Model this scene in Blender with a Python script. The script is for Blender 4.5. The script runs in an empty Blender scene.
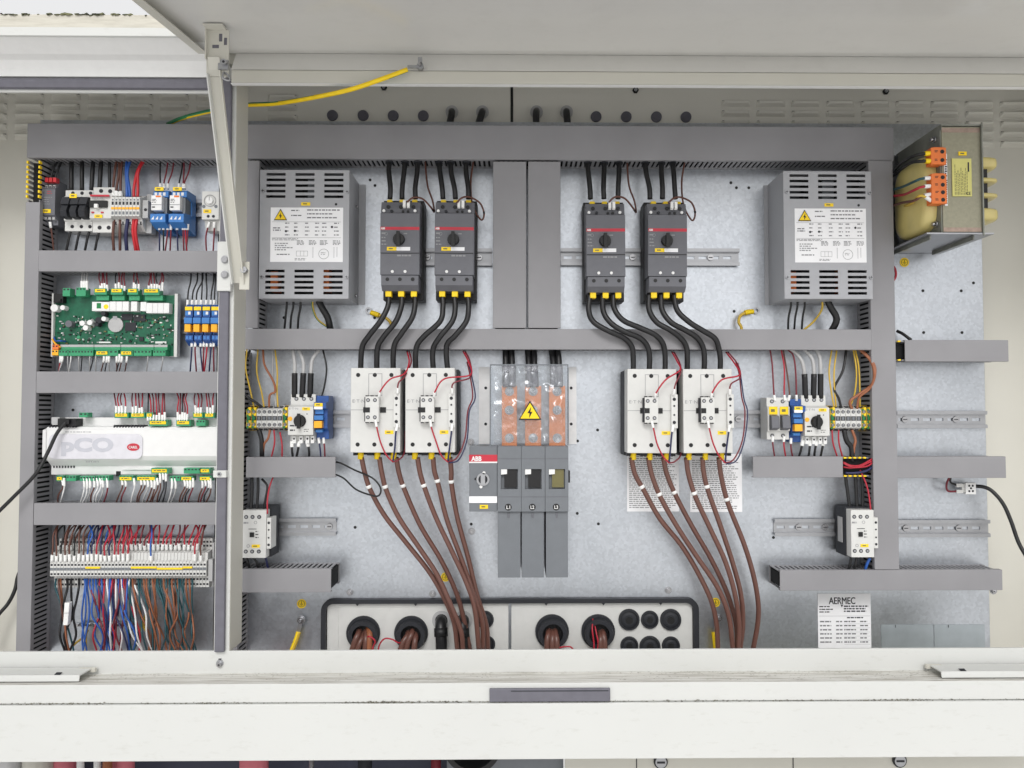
import bpy, math, random
from mathutils import Vector, Matrix, noise as mnoise

S = bpy.context.scene
COL = S.collection
rnd = random.Random(7)
# ------------------------------------------------------------------ camera
FPX, D = 770.0, 1.58
SHX = -13.4 / 1024
PITCH, YAW = math.radians(1.96), math.radians(-0.7)
ROT = Matrix.Rotation(YAW, 3, 'Z') @ Matrix.Rotation(math.pi / 2 + PITCH, 3, 'X')
CAM = Vector((0, -D, 0))
cd = bpy.data.cameras.new('camera')
cam = bpy.data.objects.new('camera', cd)
COL.objects.link(cam)
cam.matrix_world = Matrix.Translation(CAM) @ ROT.to_4x4()
cd.sensor_width = 36
cd.lens = 36 * FPX / 1024
cd.shift_x = SHX
cd.clip_start, cd.clip_end = 0.02, 500
S.camera = cam
# ------------------------------------------------------------------ light
SUN_EL, SUN_AZ = 37, -6          # azimuth measured from behind the camera, towards the left when negative
w = bpy.data.worlds.new('World')
S.world = w
w.use_nodes = True
nt = w.node_tree
sky = nt.nodes.new('ShaderNodeTexSky')
sky.sky_type = 'NISHITA'
sky.sun_disc = False
sky.sun_elevation = math.radians(SUN_EL)
sky.sun_rotation = math.radians(180 + SUN_AZ)
sky.air_density = 0.6
sky.dust_density = 3.0
sky.ozone_density = 0.6
bw = nt.nodes.new('ShaderNodeRGBToBW')
ov = nt.nodes.new('ShaderNodeMixRGB')           # thin bright overcast: mostly colourless sky
ov.inputs[0].default_value = .93
fl = nt.nodes.new('ShaderNodeMath'); fl.operation = 'MAXIMUM'; fl.inputs[1].default_value = 8.5   # cloud cover evens the dome out
nt.links.new(sky.outputs[0], bw.inputs[0])
nt.links.new(sky.outputs[0], ov.inputs[1])
nt.links.new(bw.outputs[0], fl.inputs[0])
nt.links.new(fl.outputs[0], ov.inputs[2])
nt.links.new(ov.outputs[0], nt.nodes['Background'].inputs[0])
nt.nodes['Background'].inputs[1].default_value = 0.15
ld = bpy.data.lights.new('sun', 'SUN')
ld.energy = 1.5
ld.angle = math.radians(20)
ld.color = (1, .985, .965)
sun = bpy.data.objects.new('sun', ld)
COL.objects.link(sun)
az = math.radians(SUN_AZ)
sd = Vector((math.sin(az) * math.cos(math.radians(SUN_EL)), -math.cos(az) * math.cos(math.radians(SUN_EL)), math.sin(math.radians(SUN_EL))))
sun.rotation_euler = (-sd).to_track_quat('-Z', 'Y').to_euler()
S.view_settings.view_transform = 'Standard'
S.view_settings.look = 'None'
S.view_settings.exposure = -0.52
S.view_settings.gamma = 1
S.view_settings.use_curve_mapping = False
S.cycles.max_bounces = 8
S.cycles.diffuse_bounces = 4
S.cycles.transparent_max_bounces = 12


# ------------------------------------------------------------------ helpers
def P(px, py, Y):
    """world point where the photograph's pixel meets the upright plane at depth Y"""
    d = ROT @ Vector(((px - 512 + SHX * 1024) / FPX, -(py - 384) / FPX, -1))
    return CAM + d * ((Y - CAM.y) / d.y)


class Fr:
    """a frontal working plane: photo coordinates u,v -> metres, true at depth Y"""
    def __init__(s, u, v, Y):
        s.o = P(u, v, Y)
        s.a = (u, v)
        s.k = P(u + 1, v, Y).x - s.o.x
        s.Y = Y

    def x(s, u): return P(u, s.a[1], s.Y).x
    def z(s, v): return P(s.a[0], v, s.Y).z


class MB:
    def __init__(s, fr=None):
        s.v, s.f, s.m, s.s = [], [], [], []
        s.fr = fr

    def add(s, vs, fs, m=None, smooth=False):
        n = len(s.v)
        s.v += [tuple(p) for p in vs]
        for f in fs:
            s.f.append([i + n for i in f])
            s.m.append(m)
            s.s.append(smooth)

    def wbox(s, x0, x1, y0, y1, z0, z1, m=None):
        s.add([(x, y, z) for z in (z0, z1) for y in (y0, y1) for x in (x0, x1)],
              [(0, 2, 3, 1), (4, 5, 7, 6), (0, 1, 5, 4), (2, 6, 7, 3), (0, 4, 6, 2), (1, 3, 7, 5)], m)

    def b(s, u0, v0, u1, v1, ya, yb, m=None):
        f = s.fr
        s.wbox(f.x(u0), f.x(u1), min(ya, yb), max(ya, yb), f.z(v1), f.z(v0), m)

    def taper(s, u0, v0, u1, v1, ya, yb, du, dv, m=None):
        """box whose front (ya) face is inset by du,dv pixels"""
        f = s.fr
        X0, X1, Z0, Z1 = f.x(u0), f.x(u1), f.z(v1), f.z(v0)
        a, c = du * f.k, dv * f.k
        s.add([(X0 + a, ya, Z0 + c), (X1 - a, ya, Z0 + c), (X1 - a, ya, Z1 - c), (X0 + a, ya, Z1 - c),
               (X0, yb, Z0), (X1, yb, Z0), (X1, yb, Z1), (X0, yb, Z1)],
              [(0, 1, 2, 3), (5, 4, 7, 6), (4, 0, 3, 7), (1, 5, 6, 2), (3, 2, 6, 7), (4, 5, 1, 0)], m)

    def c(s, u, v, r, ya, yb, m=None, seg=16, r2=None, hole=0):
        f = s.fr
        s.wc(f.x(u), f.z(v), r * f.k, ya, yb, m, seg, None if r2 is None else r2 * f.k, hole * f.k)

    def wc(s, X, Z, R, ya, yb, m=None, seg=16, R2=None, hole=0):
        R2 = R if R2 is None else R2
        cs = [(math.cos(2 * math.pi * i / seg), math.sin(2 * math.pi * i / seg)) for i in range(seg)]
        fr = [(X + R * a, ya, Z + R * b) for a, b in cs]
        bk = [(X + R2 * a, yb, Z + R2 * b) for a, b in cs]
        n = seg
        s.add(fr + bk, [(i, n + i, n + (i + 1) % n, (i + 1) % n) for i in range(n)], m, True)
        if hole:
            inn = [(X + hole * a, ya, Z + hole * b) for a, b in cs]
            inb = [(X + hole * a, yb, Z + hole * b) for a, b in cs]
            s.add(fr + inn, [(i, (i + 1) % n, n + (i + 1) % n, n + i) for i in range(n)], m)
            s.add(inn + inb, [(i, (i + 1) % n, n + (i + 1) % n, n + i) for i in range(n)], m, True)
        else:
            s.add(fr, [list(range(n))], m)

    def poly(s, pts, ya, yb, m=None):
        f = s.fr
        w = [(f.x(u), f.z(v)) for u, v in pts]
        ar = sum(w[i][0] * w[(i + 1) % len(w)][1] - w[(i + 1) % len(w)][0] * w[i][1] for i in range(len(w)))
        if ar < 0:
            w.reverse()
        n = len(w)
        s.add([(a, ya, b) for a, b in w] + [(a, yb, b) for a, b in w],
              [list(range(n)), list(range(2 * n - 1, n - 1, -1))] + [(i, n + i, n + (i + 1) % n, (i + 1) % n) for i in range(n)], m)

    def prof(s, pts, x0, x1, m=None):
        """outline in world (y,z) swept along x"""
        ar = sum(pts[i][0] * pts[(i + 1) % len(pts)][1] - pts[(i + 1) % len(pts)][0] * pts[i][1] for i in range(len(pts)))
        if ar < 0:
            pts = pts[::-1]
        n = len(pts)
        s.add([(x0, a, b) for a, b in pts] + [(x1, a, b) for a, b in pts],
              [list(range(n - 1, -1, -1)), list(range(n, 2 * n))] + [(i, (i + 1) % n, n + (i + 1) % n, n + i) for i in range(n)], m)

    def pv(s, pts, u0, u1, m=None):
        """outline in (depth, v) swept from u0 to u1"""
        s.prof([(y, s.fr.z(v)) for y, v in pts], s.fr.x(u0), s.fr.x(u1), m)

    def quad(s, u0, v0, u1, v1, y, m=None):
        f = s.fr
        s.add([(f.x(u0), y, f.z(v1)), (f.x(u1), y, f.z(v1)), (f.x(u1), y, f.z(v0)), (f.x(u0), y, f.z(v0))], [(0, 1, 2, 3)], m)

    def sheet(s, u0, v0, u1, v1, holes, ya, yb, m=None):
        """plate with rectangular openings"""
        us = sorted({u0, u1} | {h[0] for h in holes} | {h[2] for h in holes})
        vs = sorted({v0, v1} | {h[1] for h in holes} | {h[3] for h in holes})
        f = s.fr
        solid = {}
        for i in range(len(us) - 1):
            for j in range(len(vs) - 1):
                cu, cv = (us[i] + us[i + 1]) / 2, (vs[j] + vs[j + 1]) / 2
                solid[i, j] = not any(h[0] < cu < h[2] and h[1] < cv < h[3] for h in holes)
        for (i, j), ok in solid.items():
            if not ok:
                continue
            X0, X1, Z0, Z1 = f.x(us[i]), f.x(us[i + 1]), f.z(vs[j + 1]), f.z(vs[j])
            s.add([(X0, ya, Z0), (X1, ya, Z0), (X1, ya, Z1), (X0, ya, Z1)], [(0, 1, 2, 3)], m)
            if not solid.get((i - 1, j)): s.add([(X0, ya, Z0), (X0, ya, Z1), (X0, yb, Z1), (X0, yb, Z0)], [(0, 1, 2, 3)], m)
            if not solid.get((i + 1, j)): s.add([(X1, ya, Z0), (X1, yb, Z0), (X1, yb, Z1), (X1, ya, Z1)], [(0, 1, 2, 3)], m)
            if not solid.get((i, j + 1)): s.add([(X0, ya, Z0), (X0, yb, Z0), (X1, yb, Z0), (X1, ya, Z0)], [(0, 1, 2, 3)], m)
            if not solid.get((i, j - 1)): s.add([(X0, ya, Z1), (X1, ya, Z1), (X1, yb, Z1), (X0, yb, Z1)], [(0, 1, 2, 3)], m)

    def tube(s, pts, r, m=None, seg=8, m2=None, caps=True, twist=(.5, .5)):
        """round tube through world points; m2 colours the upper half"""
        n = len(pts)
        T0 = (pts[1] - pts[0]).normalized()
        N = T0.orthogonal().normalized()
        if abs(T0.y) < .9:
            N = (Vector((0, -1, 0)) - T0 * (-T0.y)).normalized()
        rings = []
        for i, p in enumerate(pts):
            t = ((pts[min(i + 1, n - 1)] - pts[max(i - 1, 0)])).normalized()
            N = (N - t * N.dot(t)).normalized()
            B = t.cross(N)
            rr = r if not callable(r) else r(i / (n - 1))
            rings.append([p + (N * math.cos(2 * math.pi * j / seg) + B * math.sin(2 * math.pi * j / seg)) * rr for j in range(seg)])
        base = len(s.v)
        s.v += [tuple(q) for rg in rings for q in rg]
        for i in range(n - 1):
            for j in range(seg):
                k = (j + 1) % seg
                s.f.append([base + i * seg + j, base + i * seg + k, base + (i + 1) * seg + k, base + (i + 1) * seg + j])
                st = int(seg * (twist[0] + (twist[1] - twist[0]) * i / n))
                s.m.append(m2 if (m2 and (j - st) % seg < seg // 2) else m)
                s.s.append(True)
        if caps:
            s.f.append([base + j for j in range(seg)][::-1]); s.m.append(m); s.s.append(False)
            s.f.append([base + (n - 1) * seg + j for j in range(seg)]); s.m.append(m); s.s.append(False)

    def dashes(s, u0, v0, u1, v1, rows, y, m, seed=0, fill=.9, h=.5):
        """rows of unreadable small print as word-long strips"""
        r = random.Random(seed)
        dv = (v1 - v0) / rows
        for i in range(rows):
            u = u0
            end = u0 + (u1 - u0) * r.uniform(fill - .3, 1)
            while u < end:
                L = r.uniform(1.2, 4.5)
                s.quad(u, v0 + dv * i, min(u + L, end), v0 + dv * i + dv * h, y, m)
                u += L + r.uniform(.5, 1)

    def text(s, st, u0, v0, u1, v1, y, m):
        """lettering fitted to a rectangle"""
        vs, fs = glyphs(st)
        f = s.fr
        X0, X1, Z0, Z1 = f.x(u0), f.x(u1), f.z(v1), f.z(v0)
        s.add([(X0 + a * (X1 - X0), y, Z0 + b * (Z1 - Z0)) for a, b in vs], fs, m)


_gl = {}
def glyphs(st):
    if st not in _gl:
        cu = bpy.data.curves.new('lettering', 'FONT')
        cu.body = st
        cu.offset = {'pCO': .05, 'AERMEC': 0, 'E·T·N': 0, 'ABB': .04}.get(st, .02)
        cu.resolution_u = 3
        o = bpy.data.objects.new('lettering', cu)
        COL.objects.link(o)
        dg = bpy.context.evaluated_depsgraph_get()
        me = bpy.data.meshes.new_from_object(o.evaluated_get(dg))
        xs = [v.co.x for v in me.vertices]; ys = [v.co.y for v in me.vertices]
        a, b, c, d = min(xs), max(xs), min(ys), max(ys)
        _gl[st] = ([((v.co.x - a) / (b - a), (v.co.y - c) / (d - c)) for v in me.vertices], [list(p.vertices) for p in me.polygons])
        bpy.data.objects.remove(o); bpy.data.meshes.remove(me); bpy.data.curves.remove(cu)
    return _gl[st]


# ------------------------------------------------------------------ materials
M = {}
def lin(c): return tuple((x / 255 / 12.92) if x / 255 <= .04045 else ((x / 255 + .055) / 1.055) ** 2.4 for x in c)

def mat(name, rgb, rough=.45, metal=0, var=.06, scale=60, bump=.0, bscale=300, coat=0, dirt=None):
    m = bpy.data.materials.new(name)
    m.use_nodes = True
    n, l = m.node_tree.nodes, m.node_tree.links
    bs = n['Principled BSDF']
    rgb = lin(rgb)
    tc = n.new('ShaderNodeTexCoord')
    nz = n.new('ShaderNodeTexNoise'); nz.inputs['Scale'].default_value = scale; nz.inputs['Detail'].default_value = 5
    l.new(tc.outputs['Object'], nz.inputs['Vector'])
    cr = n.new('ShaderNodeValToRGB')
    cr.color_ramp.elements[0].position = .3; cr.color_ramp.elements[1].position = .7
    cr.color_ramp.elements[0].color = tuple(c * (1 - var) for c in rgb) + (1,)
    cr.color_ramp.elements[1].color = tuple(min(1, c * (1 + var)) for c in rgb) + (1,)
    l.new(nz.outputs['Fac'], cr.inputs['Fac'])
    l.new(cr.outputs['Color'], bs.inputs['Base Color'])
    rr = n.new('ShaderNodeMapRange'); rr.inputs['To Min'].default_value = max(.05, rough - .08); rr.inputs['To Max'].default_value = min(1, rough + .1)
    l.new(nz.outputs['Fac'], rr.inputs['Value']); l.new(rr.outputs[0], bs.inputs['Roughness'])
    bs.inputs['Metallic'].default_value = metal
    bs.inputs['Coat Weight'].default_value = coat
    if bump:
        n2 = n.new('ShaderNodeTexNoise'); n2.inputs['Scale'].default_value = bscale; n2.inputs['Detail'].default_value = 3
        l.new(tc.outputs['Object'], n2.inputs['Vector'])
        bp = n.new('ShaderNodeBump'); bp.inputs['Strength'].default_value = bump; bp.inputs['Distance'].default_value = .001
        l.new(n2.outputs['Fac'], bp.inputs['Height']); l.new(bp.outputs[0], bs.inputs['Normal'])
    M[name] = m
    return m

mat('duct', (141, 140, 143), .5, bump=.15, bscale=500, var=.06, scale=11)
mat('duct_in', (22, 22, 24), .9)
mat('beige', (200, 198, 188), .4, var=.03, scale=6, bump=.08, bscale=700)
mat('beige_lifted', (216, 214, 205), .4, var=.03, scale=6, bump=.08, bscale=700)  # same beige paint, lightened to offset the shade on the back wall
mat('pale_sheet', (176, 184, 189), .42, .75, var=.08, scale=30)
mat('plug', (88, 87, 96), .5)
mat('boxgrey', (164, 165, 169), .42, .15, var=.03)
mat('lgrey', (210, 210, 207), .42, var=.03)
mat('white', (229, 229, 228), .4, var=.02)
mat('paper', (242, 242, 244), .7, var=.02)
mat('dgrey', (102, 103, 109), .5, var=.05, bump=.2, bscale=900)
mat('mgrey', (112, 116, 121), .5, var=.04, bump=.15, bscale=900)
mat('black', (15, 15, 17), .5)
mat('rubber', (34, 36, 42), .6, var=.1)
mat('ink', (45, 45, 50), .8)
mat('ink_mid', (116, 116, 120), .8)
mat('ink_pale', (150, 150, 152), .8)
mat('red', (196, 40, 48), .4)
mat('redband', (192, 44, 62), .45)
mat('yellow', (250, 212, 22), .5)
mat('orange', (226, 118, 52), .45)
mat('orange_yellow', (248, 178, 40), .45)
mat('blue', (62, 122, 190), .4)
mat('blue_dark', (40, 82, 150), .4)
mat('green', (58, 150, 106), .4)
mat('pcb', (20, 92, 66), .35, var=.18, scale=130)
mat('green_dark', (24, 120, 62), .4)
mat('steel', (172, 173, 176), .40, 1, bump=.05)
mat('chrome', (176, 176, 178), .25, 1)
mat('copper', (232, 142, 88), .34, .7, var=.22, scale=25, bump=.1, bscale=120)
mat('cable_black', (26, 26, 28), .4, bump=.1, bscale=250)
mat('cable_brown', (104, 70, 61), .34, var=.06)
mat('w_red', (176, 38, 56), .4)
mat('w_dred', (120, 38, 50), .45)
mat('w_blue', (44, 92, 172), .4)
mat('w_dblue', (36, 40, 80), .4)
mat('w_brown', (98, 62, 52), .45)
mat('w_orange', (152, 94, 64), .45)
mat('w_teal', (34, 78, 86), .45)
mat('w_grey', (176, 176, 176), .45)
mat('w_white', (228, 228, 228), .45)
mat('w_yellow', (206, 172, 60), .45)
mat('w_green', (34, 120, 76), .45)
mat('sleeve', (240, 240, 238), .5)
mat('gold', (206, 200, 122), .35, .3, var=.05)
mat('varnish', (214, 198, 128), .32, 0, var=.12, scale=20, coat=.4)
mat('core', (150, 147, 128), .45, .5, var=.08, scale=200)
mat('coreband', (158, 138, 126), .5, .3, var=.2, scale=120)
mat('core_dark', (132, 134, 126), .42, .4, var=.2, scale=30)
mat('olive', (112, 106, 66), .3)
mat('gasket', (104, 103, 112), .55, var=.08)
mat('bounce_ground', (234, 233, 231), .9, var=.15, scale=3)  # unseen ground, whitened so it bounces more light up
mat('pink', (214, 120, 132), .6)
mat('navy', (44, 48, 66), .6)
mat('badge', (214, 213, 219), .3)
mat('mist', (190, 191, 199), .5)
mat('wrap', (120, 120, 128), .3, var=.3, scale=90)
mat('louver_shade', (70, 68, 64), .8)


def galvanised():
    m = mat('galv', (200, 204, 210), .30, .92, var=.03, scale=14)
    n, l = m.node_tree.nodes, m.node_tree.links
    bs = n['Principled BSDF']
    tc = n.new('ShaderNodeTexCoord')
    vo = n.new('ShaderNodeTexVoronoi'); vo.inputs['Scale'].default_value = 190
    l.new(tc.outputs['Object'], vo.inputs['Vector'])
    sp = n.new('ShaderNodeSeparateColor'); l.new(vo.outputs['Color'], sp.inputs[0])
    mx = n.new('ShaderNodeMapRange'); mx.inputs['To Min'].default_value = .30; mx.inputs['To Max'].default_value = .36
    l.new(sp.outputs[0], mx.inputs['Value']); l.new(mx.outputs[0], bs.inputs['Roughness'])
    n2 = n.new('ShaderNodeTexNoise'); n2.inputs['Scale'].default_value = 9; n2.inputs['Detail'].default_value = 8
    l.new(tc.outputs['Object'], n2.inputs['Vector'])
    mix = n.new('ShaderNodeMixRGB'); mix.blend_type = 'MULTIPLY'; mix.inputs[0].default_value = 1
    cr = n.new('ShaderNodeValToRGB'); cr.color_ramp.elements[0].position = .3; cr.color_ramp.elements[1].position = .75
    cr.color_ramp.elements[0].color = (.90, .91, .915, 1); cr.color_ramp.elements[1].color = (1, 1, 1, 1)
    l.new(n2.outputs['Fac'], cr.inputs['Fac'])
    old = bs.inputs['Base Color'].links[0].from_socket
    l.new(old, mix.inputs[1]); l.new(cr.outputs[0], mix.inputs[2])
    mr = n.new('ShaderNodeMapRange'); mr.inputs['To Min'].default_value = .90; mr.inputs['To Max'].default_value = 1.05
    hz = n.new('ShaderNodeTexNoise'); hz.inputs['Scale'].default_value = 3.5; hz.inputs['Detail'].default_value = 6; hz.inputs['Roughness'].default_value = .65
    l.new(tc.outputs['Object'], hz.inputs['Vector'])
    hr = n.new('ShaderNodeMapRange'); hr.inputs['From Min'].default_value = .35; hr.inputs['From Max'].default_value = .65; hr.inputs['To Min'].default_value = -.025; hr.inputs['To Max'].default_value = .05
    l.new(hz.outputs['Fac'], hr.inputs['Value'])
    ad = n.new('ShaderNodeMath'); l.new(mx.outputs[0], ad.inputs[0]); l.new(hr.outputs[0], ad.inputs[1]); l.new(ad.outputs[0], bs.inputs['Roughness'])
    sm = n.new('ShaderNodeMapping'); sm.inputs['Rotation'].default_value = (0, .5, 0); sm.inputs['Scale'].default_value = (2, 1, 160)
    l.new(tc.outputs['Object'], sm.inputs[0])
    sn = n.new('ShaderNodeTexNoise'); sn.inputs['Scale'].default_value = 3; sn.inputs['Detail'].default_value = 3
    l.new(sm.outputs[0], sn.inputs['Vector'])
    sr = n.new('ShaderNodeMapRange'); sr.inputs['From Min'].default_value = .66; sr.inputs['From Max'].default_value = .76; sr.inputs['To Max'].default_value = .35
    l.new(sn.outputs['Fac'], sr.inputs['Value'])
    l.new(sp.outputs[1], mr.inputs['Value'])
    mix2 = n.new('ShaderNodeMixRGB'); mix2.blend_type = 'MULTIPLY'; mix2.inputs[0].default_value = 1
    l.new(mix.outputs[0], mix2.inputs[1]); l.new(mr.outputs[0], mix2.inputs[2]); sx = n.new('ShaderNodeMixRGB'); sx.inputs[2].default_value = (.75, .77, .8, 1)
    l.new(sr.outputs[0], sx.inputs[0]); l.new(mix2.outputs[0], sx.inputs[1]); l.new(sx.outputs[0], bs.inputs['Base Color'])
    bp = n.new('ShaderNodeBump'); bp.inputs['Strength'].default_value = .06; bp.inputs['Distance'].default_value = .001
    n3 = n.new('ShaderNodeTexNoise'); n3.inputs['Scale'].default_value = 160; n3.inputs['Detail'].default_value = 4
    l.new(tc.outputs['Object'], n3.inputs['Vector'])
    l.new(n3.outputs['Fac'], bp.inputs['Height']); l.new(bp.outputs[0], bs.inputs['Normal'])
galvanised()


def weathered(name, rgb, amount, colour=(86, 78, 62), stretch=(3, 30, 30), lo=.52, hi=.72):
    """white coachwork with streaky grime"""
    m = mat(name, rgb, .42, var=.02, scale=4, bump=.06, bscale=500)
    n, l = m.node_tree.nodes, m.node_tree.links
    bs = n['Principled BSDF']
    tc = n.new('ShaderNodeTexCoord')
    mp = n.new('ShaderNodeMapping'); mp.inputs['Scale'].default_value = stretch
    l.new(tc.outputs['Object'], mp.inputs[0])
    nz = n.new('ShaderNodeTexNoise'); nz.inputs['Scale'].default_value = 4; nz.inputs['Detail'].default_value = 10; nz.inputs['Roughness'].default_value = .7
    l.new(mp.outputs[0], nz.inputs['Vector'])
    mr = n.new('ShaderNodeMapRange'); mr.inputs['From Min'].default_value = lo; mr.inputs['From Max'].default_value = hi; mr.inputs['To Max'].default_value = amount
    l.new(nz.outputs['Fac'], mr.inputs['Value'])
    mix = n.new('ShaderNodeMixRGB'); mix.inputs[2].default_value = lin(colour) + (1,)
    old = bs.inputs['Base Color'].links[0].from_socket
    l.new(mr.outputs[0], mix.inputs[0]); l.new(old, mix.inputs[1]); l.new(mix.outputs[0], bs.inputs['Base Color'])
weathered('sillwhite', (208, 209, 206), .30, (150, 146, 130), (9, 26, 26), .56, .85)
weathered('ledge', (222, 221, 216), .8, (132, 124, 108), (2.6, 70, 70), .44, .64)
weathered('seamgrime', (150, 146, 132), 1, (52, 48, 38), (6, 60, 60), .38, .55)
weathered('doorpaint', (218, 217, 213), .10, (120, 116, 108), (4, 4, 4), .5, .8)
M['doorpaint'].node_tree.nodes['Principled BSDF'].inputs['Coat Weight'].default_value = .6
M['doorpaint'].node_tree.nodes['Principled BSDF'].inputs['Coat Roughness'].default_value = .12
weathered('grit', (132, 128, 110), .8, (52, 48, 40), (40, 40, 40), .4, .6)
weathered('moss', (120, 120, 84), 1, (44, 48, 24), (14, 14, 14), .42, .55)
weathered('roofedge', (206, 202, 190), .35, (120, 112, 92), (3, 30, 30), .45, .7)


def clear():
    m = bpy.data.materials.new('clear_plastic'); m.use_nodes = True
    n, l = m.node_tree.nodes, m.node_tree.links
    n.remove(n['Principled BSDF'])
    tr = n.new('ShaderNodeBsdfTransparent'); tr.inputs[0].default_value = (.95, .96, .97, 1)
    gl = n.new('ShaderNodeBsdfGlossy'); gl.inputs['Roughness'].default_value = .12
    nz = n.new('ShaderNodeTexNoise'); nz.inputs['Scale'].default_value = 20
    tc = n.new('ShaderNodeTexCoord'); l.new(tc.outputs['Object'], nz.inputs['Vector'])
    mr = n.new('ShaderNodeMapRange'); mr.inputs['To Min'].default_value = .02; mr.inputs['To Max'].default_value = .07
    l.new(nz.outputs['Fac'], mr.inputs['Value'])
    mx = n.new('ShaderNodeMixShader')
    l.new(mr.outputs[0], mx.inputs[0]); l.new(tr.outputs[0], mx.inputs[1]); l.new(gl.outputs[0], mx.inputs[2])
    l.new(mx.outputs[0], n['Material Output'].inputs[0])
    M['clear'] = m
    m2 = m.copy(); m2.name = 'clear_film'
    for nd in m2.node_tree.nodes:
        if nd.type == 'MAP_RANGE': nd.inputs['To Min'].default_value = .06; nd.inputs['To Max'].default_value = .32
        if nd.type == 'BSDF_GLOSSY': nd.inputs['Roughness'].default_value = .18
        if nd.type == 'TEX_NOISE': nd.inputs['Scale'].default_value = 55
    M['film'] = m2
clear()

# ------------------------------------------------------------------ objects
ORG = {}
TINY = set('terminal_holes print terminals screws openings slots clips vent_slots contacts screw_wells terminal_screens moulding_line raised_line small_components terminal_numbers insides finger_tips housing_seam wire_sleeve lettering'.split())
def tag(o, label=None, cat=None, group=None, kind=None):
    if label: o['label'] = label
    if cat: o['category'] = cat
    if group: o['group'] = group
    if kind: o['kind'] = kind

def thing(name, label, cat, loc, group=None):
    o = bpy.data.objects.new(name, None)
    o.empty_display_size = .02
    COL.objects.link(o)
    o.location = loc
    ORG[o] = Vector(loc)
    tag(o, label, cat, group)
    return o

def part(name, mb, m, parent=None, bevel=0, label=None, kind=None, origin=None):
    org = ORG[parent] if parent is not None else Vector(origin or (0, 0, 0))
    me = bpy.data.meshes.new(name)
    me.from_pydata([(a - org.x, b - org.y, c - org.z) for a, b, c in mb.v], [], mb.f)
    names = []
    idx = []
    for q in mb.m:
        q = q or m
        if q not in names: names.append(q)
        idx.append(names.index(q))
    for q in names: me.materials.append(M[q])
    me.polygons.foreach_set('material_index', idx)
    me.polygons.foreach_set('use_smooth', mb.s)
    me.update()
    o = bpy.data.objects.new(name, me)
    COL.objects.link(o)
    if parent is not None:
        o.parent = parent
    else:
        o.location = org
    ORG[o] = org
    if bevel:
        md = o.modifiers.new('edge', 'BEVEL'); md.width = bevel; md.segments = 2; md.limit_method = 'ANGLE'; md.angle_limit = .9
    tag(o, label, kind=kind or ('stuff' if name in TINY else None))
    return o

def shift_copy(src, parent, dx, dy, dz):
    """another piece with the same mesh"""
    c = src.copy(); COL.objects.link(c); c.parent = parent
    c.location = src.location + Vector((dx, dy, dz)); ORG[c] = ORG[src]
    return c

def dup(root, label, move, group=None):
    r = root.copy(); COL.objects.link(r); r.location = root.location + move; r['label'] = label
    ORG[r] = ORG[root] + move
    if group: r['group'] = group
    for ch in list(root.children):
        c = ch.copy(); COL.objects.link(c); c.parent = r; ORG[c] = ORG[r]
        for g in list(ch.children):
            d = g.copy(); COL.objects.link(d); d.parent = c
    return r

def smooth_pts(pts, n=6):
    out = []
    q = [pts[0] * 2 - pts[1]] + pts + [pts[-1] * 2 - pts[-2]]
    for i in range(1, len(q) - 2):
        p0, p1, p2, p3 = q[i - 1:i + 3]
        for k in range(n):
            t = k / n
            out.append(.5 * ((2 * p1) + (p2 - p0) * t + (2 * p0 - 5 * p1 + 4 * p2 - p3) * t * t + (3 * p1 - p0 - 3 * p2 + p3) * t ** 3))
    out.append(pts[-1])
    return out

def cut(pts, L, end=False):
    p = pts[::-1] if end else pts
    out = [p[0]]; d = 0
    for i in range(1, len(p)):
        s = (p[i] - p[i - 1]).length
        if d + s >= L:
            out.append(p[i - 1].lerp(p[i], (L - d) / s)); break
        out.append(p[i]); d += s
    return out

def wire(name, label, pts, r, m, group=None, cat='wire', start=None, end=None, rings=(), seg=8, n=6, m2=None, twist=(.5, .5)):
    """pts: (px, py, depth); start/end: (name, px length, material, radius factor)"""
    if len(pts) > 3 and r > .5:
        jr = random.Random(name + label)
        a = .55 if r > 2 else .5
        pts = [pts[0]] + [(p[0] + jr.uniform(-a, a), p[1] + jr.uniform(-a, a), p[2] + jr.uniform(-.002, .001)) for p in pts[1:-1]] + [pts[-1]]
    wp = smooth_pts([P(*p) for p in pts], n)
    k = P(pts[0][0] + 1, pts[0][1], pts[0][2]).x - P(*pts[0]).x
    mb = MB(); mb.tube(wp, r * k, seg=seg, m2=m2, twist=twist)
    o = part(name, mb, m, origin=wp[0])
    tag(o, label, cat, group)
    for spec, fl in ((start, False), (end, True)):
        if spec:
            q = MB(); q.tube(cut(wp, spec[1] * k, fl), r * k * spec[3], seg=8)
            part(spec[0], q, spec[2], o)
    for t, L, rn, rm in rings:
        i = int(t * (len(wp) - 2))
        c = wp[i]; d = (wp[i + 1] - wp[i]).normalized()
        q = MB(); q.tube([c - d * L * k / 2, c + d * L * k / 2], r * k * 1.22, seg=10)
        part(rn, q, rm, o)
    return o

ONES = 'first second third fourth fifth sixth seventh eighth ninth tenth eleventh twelfth thirteenth fourteenth fifteenth sixteenth seventeenth eighteenth nineteenth'.split()
def nth(i):
    if i < 19: return ONES[i]
    t = ['twent', 'thirt', 'fort', 'fift', 'sixt', 'sevent', 'eight', 'ninet'][(i + 1) // 10 - 2]
    r = (i + 1) % 10
    return t + ('ieth' if r == 0 else 'y-' + ONES[r - 1])

def screw(mb, u, v, r, y, m='steel', depth=.003):
    mb.c(u, v, r, y - depth, y, m, 12)
    mb.b(u - r * .75, v - r * .16, u + r * .75, v + r * .16, y - depth - .0002, y - depth, 'ink')
    mb.b(u - r * .16, v - r * .75, u + r * .16, v + r * .75, y - depth - .0003, y - depth, 'ink')

def hole(mb, u, v, r, y, ring=True):
    """screw sunk in a round recess"""
    mb.c(u, v, r, y - .0004, y + .001, 'black', 12)

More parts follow.
